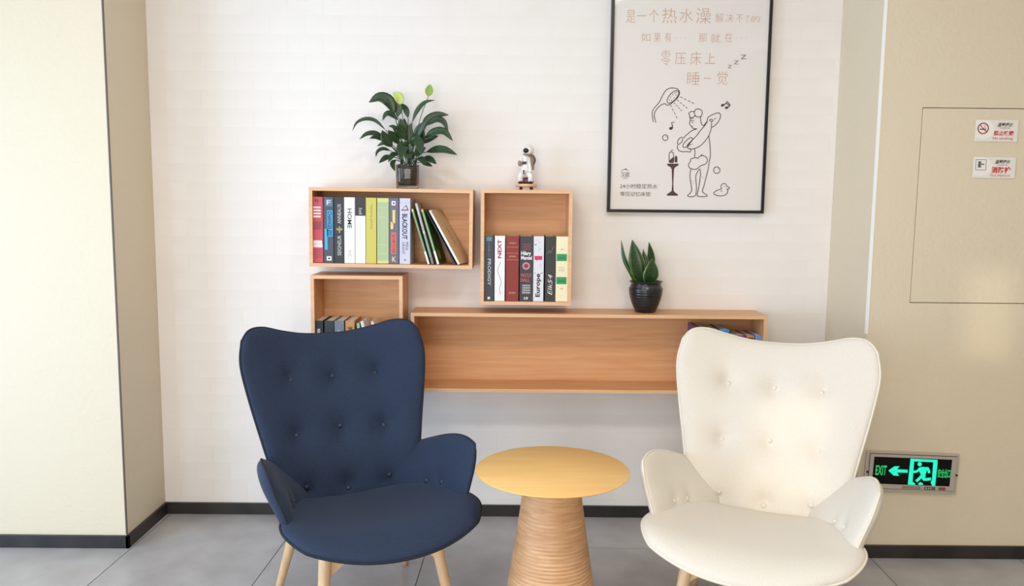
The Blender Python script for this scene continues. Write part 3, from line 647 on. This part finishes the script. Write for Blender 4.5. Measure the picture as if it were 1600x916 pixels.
# ------------------------------------------------------------------ armchairs
def bez(ctrl, u, v):
    """tensor Catmull-Rom patch, u and v in 0..1; ctrl[row v][col u]"""
    def c1(P, t):
        n = len(P) - 1; x = min(max(t, 0), 1) * n; i = min(int(x), n - 1); t = x - i
        p1, p2 = P[i], P[i + 1]; p0 = P[i - 1] if i > 0 else 2 * p1 - p2; p3 = P[i + 2] if i + 2 <= n else 2 * p2 - p1
        return .5 * ((2 * p1) + (p2 - p0) * t + (2 * p0 - 5 * p1 + 4 * p2 - p3) * t * t + (3 * p1 - p0 - 3 * p2 + p3) * t ** 3)
    return c1([c1(row, u) for row in ctrl], v)
def cushion(ctrl, hf, hb, k=.3, k0=None, nu=56, nv=56, dents=(), edge=7, flip=False, crown=.35):
    """pillow-shaped closed surface around a curved patch; hf / hb are the depths in front of and behind it"""
    ctrl = [[Vector(p) for p in row] for row in ctrl]
    def st(i, n):
        x = -1 + 2 * i / n; return math.sin(x * math.pi / 2) * .55 + x * .45
    k0 = k if k0 is None else k0
    def dom(s, t):
        kk = k if t > 0 else k0
        return s * math.sqrt(max(0, 1 - kk * t * t / 2)), t * math.sqrt(max(0, 1 - kk * s * s / 2))
    def pos(s, t):
        a, b = dom(s, t); return bez(ctrl, (a + 1) / 2, (b + 1) / 2)
    V, Fc = [], []; grid = {}
    base = [pos(-1 + i / 20, -1 + j / 20) for i in range(41) for j in range(41)]
    dents = [(min(base, key=lambda q: (q - c).length), r, dp) for c, r, dp in dents]
    for side in (1, -1):
        for j in range(nv + 1):
            for i in range(nu + 1):
                s, t = st(i, nu), st(j, nv); bd = i in (0, nu) or j in (0, nv)
                if side == -1 and bd: continue
                p = pos(s, t); e = 1e-3
                pu = pos(min(s + e, 1), t) - pos(max(s - e, -1), t); pv = pos(s, min(t + e, 1)) - pos(s, max(t - e, -1))
                n = pu.cross(pv).normalized() * (-1 if flip else 1)
                prof = max(0, (1 - abs(s) ** edge) * (1 - abs(t) ** edge)) ** .5
                soft = 1 - crown + crown * (1 - s * s) * (1 - t * t)
                h = (hf if side == 1 else hb) * prof * (soft if side == 1 else 1)
                q = p + n * h * side
                if side == 1:
                    for c, r, dp in dents:
                        d2 = (p - c).length; q -= n * dp * (math.exp(-(d2 / r) ** 2) * .62 + math.exp(-(d2 / (r * .38)) ** 2) * .38) * prof
                grid[(side, i, j)] = len(V); V.append(q)
                if bd: grid[(-1, i, j)] = grid[(1, i, j)]
    for side in (1, -1):
        for j in range(nv):
            for i in range(nu):
                f = (grid[(side, i, j)], grid[(side, i + 1, j)], grid[(side, i + 1, j + 1)], grid[(side, i, j + 1)])
                Fc.append(f if (side == 1) != flip else f[::-1])
    rim = [V[grid[(1, i, 0)]] for i in range(nu)] + [V[grid[(1, nu, j)]] for j in range(nv)] + [V[grid[(1, i, nv)]] for i in range(nu, 0, -1)] + [V[grid[(1, 0, j)]] for j in range(nv, 0, -1)]
    front = lambda s, t: V[grid[(1, min(range(nu + 1), key=lambda i: abs(st(i, nu) - s)), min(range(nv + 1), key=lambda j: abs(st(j, nv) - t)))]]
    allfront = [(V[grid[(1, i, j)]], i, j) for j in range(nv + 1) for i in range(nu + 1)]
    return V, Fc, rim, allfront, grid
def normal_at(V, grid, i, j, flip):
    a = V[grid[(1, i + 1, j)]] - V[grid[(1, i - 1, j)]]; b = V[grid[(1, i, j + 1)]] - V[grid[(1, i, j - 1)]]
    return a.cross(b).normalized() * (-1 if flip else 1)
def sym(rows):
    """rows of half profiles [(x,y,z) centre .. edge] -> full left-to-right rows"""
    return [[(-p[0], p[1], p[2]) for p in reversed(r[1:])] + list(r) for r in rows]
FB = (0, .26, .50, .72, .88, 1)                  # front is -y; backrest rows bottom to top, the last one traces the winged top
BACK = sym([[(hw_ * f, yc + (ye - yc) * f ** 2.2, zc + (ze - zc) * f * f) for f in FB] for zc, yc, hw_, ze, ye in (
    (.345, .165, .200, .356, .125), (.445, .215, .264, .460, .165), (.585, .295, .300, .600, .228), (.745, .382, .334, .758, .287), (.836, .430, .346, .844, .320))]
    + [[(0, .462, .903), (.090, .455, .908), (.174, .436, .927), (.250, .406, .952), (.304, .374, .950), (.337, .348, .912)]])
SEAT = sym([                                    # rear to front
    [(0, .195, .330), (.06, .192, .332), (.11, .180, .338), (.150, .16, .350)],
    [(0, .095, .350), (.085, .092, .354), (.165, .078, .366), (.225, .055, .395)],
    [(0, -.05, .370), (.10, -.05, .374), (.195, -.066, .386), (.275, -.090, .420)],
    [(0, -.20, .384), (.11, -.197, .387), (.22, -.195, .400), (.322, -.200, .430)],
    [(0, -.330, .386), (.118, -.326, .389), (.240, -.315, .402), (.354, -.295, .424)],
    [(0, -.432, .358), (.120, -.428, .361), (.238, -.416, .370), (.360, -.398, .384)],
])
ARM = [                                          # right arm: rows bottom to top, columns rear to front
    [(.130, .190, .350), (.178, .080, .354), (.222, -.030, .362), (.258, -.125, .372), (.282, -.215, .385)],
    [(.180, .205, .412), (.228, .090, .425), (.266, -.015, .442), (.291, -.115, .455), (.305, -.208, .462)],
    [(.238, .230, .462), (.276, .115, .486), (.305, .005, .508), (.322, -.095, .522), (.330, -.196, .528)],
    [(.283, .258, .506), (.308, .138, .541), (.331, .020, .577), (.347, -.086, .603), (.357, -.200, .616)],
]
def armchair(label, loc, rot, fab, pip, wood_):
    t = thing('armchair', label, 'chair', loc, (0, 0, R(rot)), 'armchairs')
    bpts = [Vector((x, y, z)) for z, y, xs in ((.752, .372, (-.166, 0, .166)), (.575, .275, (-.164, 0, .164))) for x in xs]
    lowp = [Vector((x, y, z)) for x, y, z in ((-.147, .150, .402), (0, .165, .398), (.147, .150, .402))]
    seatp = [Vector((0, -.16, .41)), Vector((0, -.04, .40))]
    armp = [Vector((.222, .0, .428)), Vector((.268, -.07, .440))]
    def add(name, ctrl, hf, hb, flip, buttons, **kw):
        dents = [(p, .056, .036) if name == 'backrest' else (p, .036, .012) for p in buttons]
        V, Fc, rim, fr, grid = cushion(ctrl, hf, hb, dents=dents, flip=flip, **kw)
        o = mk(name, V, Fc, fab, t, True)
        vs, fs = tube(rim, .0042, 6, True); mk('piping', vs, fs, pip, o, True)
        for p in buttons:
            q, i, j = min(fr, key=lambda a: (a[0] - p).length)
            if i in (0, kw['nu']) or j in (0, kw['nv']): continue
            n = normal_at(V, grid, i, j, flip)
            bv, bf = lathe([(.0001, -.003), (.0080, -.002), (.0094, .0015), (.0078, .0050), (.0040, .0068), (.0001, .0072)], 16)
            Rm = Vector((0, 0, 1)).rotation_difference(n).to_matrix()
            mk('button', [q + Rm @ Vector(v) for v in bv], bf, M_navyb if fab is M_navy else fab, o, True)
        return o
    add('backrest', BACK, .036, .030, False, bpts + lowp, k=.10, k0=.1, edge=8, nu=80, nv=72)
    add('seat', SEAT, .034, .028, False, seatp, k=.85, k0=.1, edge=8, nu=72, nv=64)
    for s in (-1, 1):
        ctrl = [[(p[0] * s, p[1], p[2]) for p in row] for row in ARM]
        add('armrest', ctrl, .030, .028, s == -1, [Vector((p.x * s, p.y, p.z)) for p in armp], k=.62, k0=.0, nu=48, nv=44, edge=5)
    # wooden under-frame
    for s in (-1, 1):
        for top, foot in (((.178, -.195, .345), (.225, -.285, 0)), ((.185, .135, .345), (.243, .262, 0))):
            T_, F_ = Vector((top[0] * s, top[1], top[2])), Vector((foot[0] * s, foot[1], 0))
            vs, fs = tube([T_.lerp(F_, k / 8) for k in range(9)], [.0215 - .0085 * (k / 8) for k in range(9)], 16)
            for v in vs[-16:]: v.z = max(v.z, 0)
            for v in vs: v.z = max(v.z, 0.0)
            mk('leg', vs, fs, wood_, t, True)
    for y, sgn in ((-.205, -1), (.150, 1)):                       # arched cross rails between leg pairs
        pts = []; n = 16
        for k in range(n + 1):
            x = -.185 + .37 * k / n; e = abs(x) / .185
            pts.append((x, .334, .334 - (.030 + .075 * e ** 3)))
        V, Fc = [], []
        for x, zt_, zb in pts:
            for yy in (y - .012, y + .012): V += [(x, yy, zb), (x, yy, zt_)]
        for k in range(n):
            a = 4 * k; b = a + 4
            Fc += [(a, b, b + 1, a + 1), (a + 2, a + 3, b + 3, b + 2), (a + 1, b + 1, b + 3, a + 3), (a, a + 2, b + 2, b)]
        Fc += [(0, 1, 3, 2), (4 * n, 4 * n + 2, 4 * n + 3, 4 * n + 1)]
        mk('cross_rail', V, Fc, wood_, t)
    bm = bmesh.new()
    for s in (-1, 1): addbox(bm, (s * .15 - .02, -.21, .318), (s * .15 + .02, .15, .342), .003)
    frombm('seat_rail', bm, wood_, t)
    return t
armchair('navy blue buttoned armchair with winged back on beech legs', (-.493, -.847, 0), 27.0, M_navy, M_navyp, M_leg)
armchair('cream white buttoned armchair with winged back on beech legs', (.82, -.993, 0), -23.7, M_cream, M_creamp, M_leg)

# ------------------------------------------------------------------ plants
def leafmat(name, c1, c2, edge, band=0.0, rough=.35):
    m = mat(name, c1, rough); n, l, b = nodes(m)
    uv = n.new('ShaderNodeUVMap'); sep = n.new('ShaderNodeSeparateXYZ'); l.new(uv.outputs[0], sep.inputs[0])
    tc = n.new('ShaderNodeTexCoord'); ns = n.new('ShaderNodeTexNoise'); ns.inputs['Scale'].default_value = 30
    mp = n.new('ShaderNodeMapping'); mp.inputs['Scale'].default_value = (1.2, 26 * band + 1.2, 1) if band else (3, 9, 1)
    l.new(uv.outputs[0], mp.inputs[0]); l.new(mp.outputs[0], ns.inputs['Vector']); ns.inputs['Scale'].default_value = 2.2
    r = n.new('ShaderNodeValToRGB'); r.color_ramp.elements[0].color = c1; r.color_ramp.elements[1].color = c2; r.color_ramp.elements[0].position = .4; r.color_ramp.elements[1].position = .65
    l.new(ns.outputs[0], r.inputs[0])
    ma = n.new('ShaderNodeMath'); ma.operation = 'SUBTRACT'; ma.inputs[1].default_value = .5; l.new(sep.outputs[0], ma.inputs[0])
    ab = n.new('ShaderNodeMath'); ab.operation = 'ABSOLUTE'; l.new(ma.outputs[0], ab.inputs[0])
    gt = n.new('ShaderNodeMath'); gt.operation = 'GREATER_THAN'; gt.inputs[1].default_value = .44; l.new(ab.outputs[0], gt.inputs[0])
    mx = n.new('ShaderNodeMix'); mx.data_type = 'RGBA'; l.new(gt.outputs[0], mx.inputs[0]); l.new(r.outputs[0], mx.inputs[6]); mx.inputs[7].default_value = edge
    l.new(mx.outputs[2], b.inputs['Base Color'])
    return m
M_leaf = leafmat('lily_leaf', srgb(28, 48, 22), srgb(46, 74, 33), srgb(40, 66, 30))
M_spathe = leafmat('lily_spathe', srgb(188, 206, 112), srgb(204, 216, 132), srgb(180, 200, 100), rough=.5)
M_spathe2 = leafmat('lily_spathe_green', srgb(128, 158, 52), srgb(146, 172, 64), srgb(120, 150, 46), rough=.5)
M_stalk = mat('lily_stalk', srgb(96, 122, 66), .5)
M_snake = leafmat('snake_leaf', srgb(22, 46, 20), srgb(48, 82, 36), srgb(122, 142, 76), 1.0, .3)
def leafmesh(name, path, wmax, m, parent, facing, n=14, start=.0, fold=.25, shape=(.42, 1.0), thick=.0006, tip=None):
    """blade along path with widest point at shape[0]; facing = approx. blade normal"""
    pts = cr(path, max(2, n // (len(path) - 1))); L = len(pts); V, Fc, uvs = [], [], []
    facing = Vector(facing).normalized()
    acc = [0]
    for i in range(1, L): acc.append(acc[-1] + (pts[i] - pts[i - 1]).length)
    cols = (-1, -.5, 0, .5, 1)
    for i, p in enumerate(pts):
        t = acc[i] / acc[-1]; d = (pts[min(i + 1, L - 1)] - pts[max(i - 1, 0)]).normalized()
        sd = d.cross(facing).normalized(); nn = sd.cross(d).normalized()
        a = shape[0]; x = t / a if t < a else (1 - t) / (1 - a)
        w_ = wmax / 2 * max(math.sin(x * math.pi / 2) ** shape[1], .03 if 0 < t < 1 else .02)
        if tip and t > a: w_ = wmax / 2 * max(1 - ((t - a) / (1 - a)) ** tip, .02)
        for c in cols:
            V.append(p + sd * w_ * c + nn * (abs(c) * fold * w_)); uvs.append(((c + 1) / 2, t))
    for i in range(L - 1):
        for k in range(4):
            a = i * 5 + k; Fc.append((a, a + 1, a + 6, a + 5))
    me = bpy.data.meshes.new(name); me.from_pydata([tuple(v) for v in V], [], Fc); me.update()
    ul = me.uv_layers.new(name='UVMap')
    for lp in me.loops: ul.data[lp.index].uv = uvs[lp.vertex_index]
    o = link(name, me, m, parent, True)
    md = o.modifiers.new('thickness', 'SOLIDIFY'); md.thickness = thick; md.offset = 0
    return o
# peace lily in a glass tumbler on the wide shelf
LY = -.105; ztop = B1[3]
pc = U(637, 290, LY); LX = pc.x; lz = ztop - math.tan(R(.42)) * (LX - (B1[0] + B1[1]) / 2) + .001
lily = thing('potted_plant', 'leafy peace lily with two pale green flowers in a glass tumbler', 'plant', (LX, LY, lz))
def rsq(r, z, k=.72, n=40):
    out = []
    for i in range(n):
        a = 2 * math.pi * i / n; c, s = math.cos(a), math.sin(a); e = .5
        out.append((r * math.copysign(abs(c) ** e * k + (1 - k) * abs(c), c), r * math.copysign(abs(s) ** e * k + (1 - k) * abs(s), s), z))
    return out
def rsq_mesh(rings, cap0=True, cap1=True, n=40):
    V, Fc = [], []
    for r, z in rings: V += rsq(r, z)
    for j in range(len(rings) - 1):
        for i in range(n):
            k = (i + 1) % n; Fc.append((j * n + i, j * n + k, (j + 1) * n + k, (j + 1) * n + i))
    if cap0: Fc.append(tuple(range(n - 1, -1, -1)))
    if cap1: Fc.append(tuple((len(rings) - 1) * n + i for i in range(n)))
    return V, Fc
M_glass = mat('clear_glass', (1, 1, 1, 1), .02, **{'Transmission Weight': 1.0, 'IOR': 1.45})
V, Fc = rsq_mesh([(.0445, 0), (.0465, .003), (.0485, .098), (.0480, .100), (.0455, .100), (.0450, .098), (.0425, .012), (.040, .010)]); mk('glass_tumbler', V, Fc, M_glass, lily, True)
M_soil = noise_mix(mat('dark_soil', srgb(40, 32, 28), .9), srgb(24, 19, 17), srgb(66, 52, 44), (1, 1, 1), 90, 4); bump(M_soil, 160, .8, .004)
V, Fc = rsq_mesh([(.0385, .0125), (.0415, .016), (.0440, .088), (.042, .092)]); mk('soil', V, Fc, M_soil, lily, True)
def LP(x, y, dy):
    v = U(530 + x * .19646, 120 + y * .19646, LY + dy); return Vector((v.x - LX, dy, v.z - lz))
def lleaf(pts, wpx, dy=0.0, m=None, stem=None, fold=.25, face=(0, -1, .25), shape=(.45, .9)):
    """pts: crop pixels from the petiole's root to the leaf tip; the blade covers the part after `stem`"""
    n = len(pts); stem = 1 if stem is None else stem
    q = [LP(p[0], p[1], dy * (i / (n - 1)) ** .8) for i, p in enumerate(pts)]
    root = Vector((max(-.03, min(.03, q[0].x)), max(-.03, min(.03, dy * .2)), .085))
    lf = leafmesh('leaf' if m is None else 'flower', q[stem:], wpx * .19646 / 362, m or M_leaf, lily, face, fold=fold, shape=shape)
    path = cr([root] + q[:stem + 1], 6) if stem >= 1 else [root, q[0]]
    vs, fs = tube(path, [.0022 - .0005 * i / len(path) for i in range(len(path))], 6); mk('stem', vs, fs, M_stalk if m else M_leaf, lf, True)
rs = random.Random(11)
LV = [([(540, 640), (470, 420), (440, 300), (400, 200), (320, 165), (235, 205)], 92, -.05, 2), ([(545, 600), (530, 420), (465, 320), (470, 250), (440, 205), (395, 205)], 70, -.03, 2),
      ([(550, 640), (548, 330), (530, 260), (490, 208)], 46, .02, 1), ([(565, 620), (580, 365), (615, 280), (680, 205), (765, 186)], 36, -.02, 1),
      ([(600, 600), (655, 430), (700, 350), (780, 305), (872, 302)], 66, .01, 1), ([(630, 560), (690, 390), (770, 340), (830, 360), (868, 438)], 52, -.05, 1),
      ([(640, 600), (680, 490), (740, 445), (830, 435), (905, 512)], 62, -.07, 1), ([(620, 620), (690, 600), (770, 580), (850, 585), (940, 622)], 62, -.10, 1),
      ([(620, 660), (660, 650), (720, 655), (775, 695)], 50, -.06, 1), ([(540, 580), (470, 345), (410, 295), (370, 300), (345, 348)], 46, .02, 1),
      ([(500, 590), (370, 425), (290, 350), (210, 335), (140, 365), (104, 432)], 30, -.04, 1), ([(490, 620), (360, 480), (290, 450), (220, 455), (160, 498)], 40, -.08, 1),
      ([(490, 630), (370, 510), (300, 480), (240, 490)], 40, -.02, 1), ([(480, 630), (400, 540), (350, 530), (300, 553)], 30, .04, 1),
      ([(490, 660), (410, 590), (350, 572), (305, 595), (290, 640)], 30, -.06, 1), ([(500, 670), (420, 630), (370, 645), (315, 687)], 44, -.08, 1),
      ([(520, 690), (450, 660), (425, 690), (443, 752)], 40, -.09, 1), ([(555, 660), (560, 540), (560, 440), (568, 368)], 64, -.02, 1),
      ([(530, 660), (490, 500), (440, 405), (392, 392)], 40, .05, 1), ([(545, 680), (535, 580), (520, 545), (500, 580), (490, 660)], 90, -.12, 1),
      ([(570, 680), (620, 560), (650, 470), (655, 385)], 72, -.04, 1), ([(500, 660), (420, 560), (370, 490), (340, 425)], 84, -.05, 1),
      ([(600, 690), (650, 680), (700, 695), (742, 714)], 36, -.1, 1), ([(530, 660), (480, 540), (430, 470), (385, 425)], 60, -.07, 1),
      ([(560, 670), (580, 560), (600, 500), (640, 540), (650, 620)], 80, -.11, 1), ([(550, 660), (520, 480), (500, 400), (490, 330)], 78, -.03, 1),
      ([(560, 660), (600, 520), (640, 420), (700, 350)], 66, -.06, 1), ([(560, 640), (540, 500), (470, 420), (440, 410)], 70, -.08, 1),
      ([(560, 680), (590, 620), (640, 600), (690, 560)], 60, -.09, 1), ([(520, 680), (470, 620), (430, 620), (390, 680)], 44, -.11, 1),
      ([(550, 690), (570, 640), (560, 610), (540, 660)], 70, -.13, 1), ([(580, 690), (620, 650), (660, 660), (690, 700)], 48, -.12, 1),
      ([(545, 640), (530, 480), (515, 380), (520, 330)], 60, .04, 1), ([(590, 640), (640, 540), (700, 500), (790, 470)], 56, .05, 1)]
for pts, wp, dy, st_ in LV: lleaf(pts, wp, dy, None, st_)
lleaf([(550, 640), (515, 380), (488, 222), (475, 170), (428, 120)], 74, -.04, M_spathe, 2, .35, shape=(.45, .7))
lleaf([(580, 640), (640, 350), (708, 158), (716, 110), (722, 60)], 60, -.01, M_spathe2, 2, .35, shape=(.45, .7))
# snake plant in dark glazed pot on the long shelf
SY = -.10; sc = U(1008, 489, SY); SX = sc.x; sz = BL[3] + .0008
snake = thing('potted_plant', 'small snake plant in a dark ribbed ceramic pot on the long shelf', 'plant', (SX, SY, sz))
ks = .1528 / 362
prof = [(.020, 0), (.0405, 0), (.043, .002), (.054, .026)]
for k in range(22):
    z = .028 + k * .0036; f = (z - .026) / .092
    r = .0545 + .0175 * math.sin(min(1, f * 1.02) * math.pi * .60) - (.0 if f < .7 else (f - .7) ** 2 * .03)
    prof.append((r + (.0007 if k % 3 else -.0009) * (1 if z < .085 else .3), z))
prof += [(.0655, .112), (.0630, .121), (.0635, .126), (.0700, .1305), (.0705, .1325), (.0660, .133), (.0610, .127), (.058, .11), (.02, .108)]
M_pot = noise_mix(mat('dark_glaze', srgb(30, 27, 30), .28), srgb(24, 21, 25), srgb(42, 38, 38), (1, 1, 9), 12)
vs, fs = lathe(prof, 56); mk('pot', vs, fs, M_pot, snake, True)
vs, fs = lathe([(.0675, .094), (.0672, .1005), (.0663, .108), (.0658, .112)], 56); mk('glaze_band', [(x * 1.004, y * 1.004, z) for x, y, z in vs], fs[:-2], mat('olive_glaze', srgb(84, 80, 66), .22), snake, True)
vs, fs = lathe([(.01, .108), (.0575, .108), (.057, .1165), (.01, .118)], 32); mk('soil', vs, fs, M_soil, snake, True)
def SP(x, y, dy): v = U(940 + x * .1528, 360 + y * .1528, SY + dy); return Vector((v.x - SX, dy, v.z - sz))
def sleaf(pts, wpx, dy, fold, shape, face=(0, -1, .1)):
    leafmesh('leaf', [SP(x, y, dy + e) for x, y, e in pts], wpx * ks, M_snake, snake, face, 20, fold=fold, shape=shape, thick=.002, tip=1.55)
sleaf([(335, 535, 0), (300, 430, -.01), (235, 280, -.01), (200, 100, 0)], 52, -.01, .5, (.5, .6), (-.6, -.8, 0))
sleaf([(400, 545, 0), (375, 430, -.01), (350, 300, -.012), (312, 96, 0)], 165, -.005, .18, (.46, .62))
sleaf([(470, 545, 0), (490, 400, 0), (500, 260, 0), (484, 118, 0)], 100, .025, .22, (.5, .6), (.2, -1, 0))
sleaf([(440, 545, 0), (445, 420, 0), (440, 300, 0), (424, 192, 0)], 84, .015, .25, (.5, .6))
sleaf([(475, 550, 0), (495, 470, -.012), (510, 390, -.016), (516, 288, -.008)], 160, -.022, .22, (.42, .55), (.15, -1, .1))
sleaf([(350, 545, 0), (330, 420, 0), (310, 320, 0), (292, 222, 0)], 50, .02, .25, (.5, .6))

# ------------------------------------------------------------------ figurine
FY = -.10; fc = U(822, 297, FY); FXX = fc.x
fig = thing('figurine', 'small white spaceman figurine on a round wooden stand with feet', 'figurine', (FXX, FY, B3[3] + .0008))
def FP(x, y): v = U(800 + x * .0874, 222 + y * .0874, FY); return v.x - FXX, v.z - (B3[3] + .0008)
M_white = mat('figurine_white', srgb(232, 226, 220), .4); M_dark = mat('figurine_dark', srgb(40, 26, 28), .35); M_grey = mat('figurine_grey', srgb(150, 132, 112), .5)
vs, fs = lathe([(.036, .0125), (.044, .0125), (.0455, .015), (.0455, .022), (.044, .0245), (.02, .0245)], 40); mk('stand', vs, fs, M_edge, fig, True)
for k in range(4):
    a = R(45 + 90 * k); vs, fs = lathe([(.005, 0), (.0065, .002), (.0065, .010), (.005, .0126)], 12)
    mk('stand_foot', [(v[0] + .031 * math.cos(a), v[1] + .031 * math.sin(a), v[2]) for v in vs], fs, M_dark, fig, True)
def blob(name, parts, m, parent, n=18):
    bm = bmesh.new()
    for (x, y, z), (rx, ry, rz), rot in parts:
        bmesh.ops.create_uvsphere(bm, u_segments=n, v_segments=n // 2 + 2, radius=1, matrix=Matrix.Translation((x, y, z)) @ Euler(rot).to_matrix().to_4x4() @ Matrix.Diagonal((rx, ry, rz, 1)))
    return frombm(name, bm, m, parent, True)
hx, hz = FP(295, 150); h_o = blob('helmet', [((hx, 0, hz), (.0225, .0225, .0215), (0, 0, 0))], M_white, fig, 28)
vx, vz = FP(258, 155); blob('visor', [((vx + .001, -.0100, vz), (.0155, .0150, .0118), (0, 0, 0))], mat('visor_black', srgb(20, 14, 16), .12), h_o)
V, Fc = tube([(hx - .003 + .019 * math.cos(2 * math.pi * k / 24), .019 * math.sin(2 * math.pi * k / 24), hz - .0175) for k in range(24)], .003, 8, True); mk('collar', V, Fc, M_grey, h_o, True)
def sk(name, joints, m, parent=fig):
    """smooth limb through joints with radii"""
    P3 = cr([j[0] for j in joints], 6); rr_ = cr([(j[1], 0, 0) for j in joints], 6)
    vs, fs = tube(P3, [max(.0015, a.x) for a in rr_], 14); return mk(name, vs, fs, m, parent, True)
tx, tz = FP(230, 290); bxx, bz = FP(245, 520)
sk('torso', [((tx + .003, 0, tz + .012), .013), ((tx + .002, 0, tz), .0195), ((tx + .003, .0, (tz + bz) / 2), .0190), ((bxx, 0, bz + .006), .0225), ((bxx, 0, bz - .010), .016)], M_white)
gx, gz = FP(140, 385)
sk('arm', [((tx - .010, -.006, tz + .006), .007), ((tx - .017, -.014, tz - .008), .0072), ((gx + .004, -.017, gz - .002), .0068)], M_white)
blob('glove', [((gx, -.018, gz), (.0095, .0095, .0120), (0, 0, 0))], M_grey, fig)
ax, az = FP(330, 500); sk('arm', [((tx + .015, -.004, tz + .004), .007), ((tx + .019, -.010, (tz + az) / 2), .0072), ((ax, -.014, az), .0068)], M_white)
blob('glove', [((ax - .001, -.016, az - .004), (.008, .008, .0085), (0, 0, 0))], M_white, fig)
p1x, p1z = FP(345, 300); bm = bmesh.new(); addbox(bm, (p1x - .016, .004, p1z - .046), (p1x + .013, .028, p1z + .018), .005); frombm('backpack', bm, M_grey, fig)
V, Fc = tube(cr([(p1x + .010, -.002, p1z + .012), (p1x + .016, -.006, p1z - .006), (p1x + .010, -.008, p1z - .024)], 8), .0028, 8); mk('hose', V, Fc, M_dark, fig, True)
d1 = FP(225, 375); bm = bmesh.new(); addbox(bm, (d1[0] - .010, -.0215, d1[1] - .006), (d1[0] + .008, -.0165, d1[1] + .005), .0015); frombm('chest_panel', bm, M_dark, fig)
d2 = FP(205, 540); bm = bmesh.new(); addbox(bm, (d2[0] - .0025, -.025, d2[1] - .009), (d2[0] + .0025, -.020, d2[1] + .008), .001); frombm('suit_stripe', bm, M_dark, fig)
for s, (lx_, ly_) in ((-1, (150, 640)), (1, (330, 640))):
    jx, jz = FP(lx_, ly_); sk('leg', [((bxx + s * .009, -.002, bz - .008), .0125), ((jx, -.010, jz + .006), .0120), ((jx, -.006, .034), .0108)], M_white)
    blob('boot', [((jx, -.010, .0305), (.0105, .0145, .0065), (0, 0, 0))], M_dark, fig)
cxx, cz_ = FP(280, 690); blob('moon_rock', [((cxx - .004, .008, .0385), (.026, .015, .0155), (0, 0, 0)), ((cxx + .014, .0, .0345), (.011, .011, .0105), (0, 0, 0))], mat('figurine_plum', srgb(96, 58, 64), .5), fig)
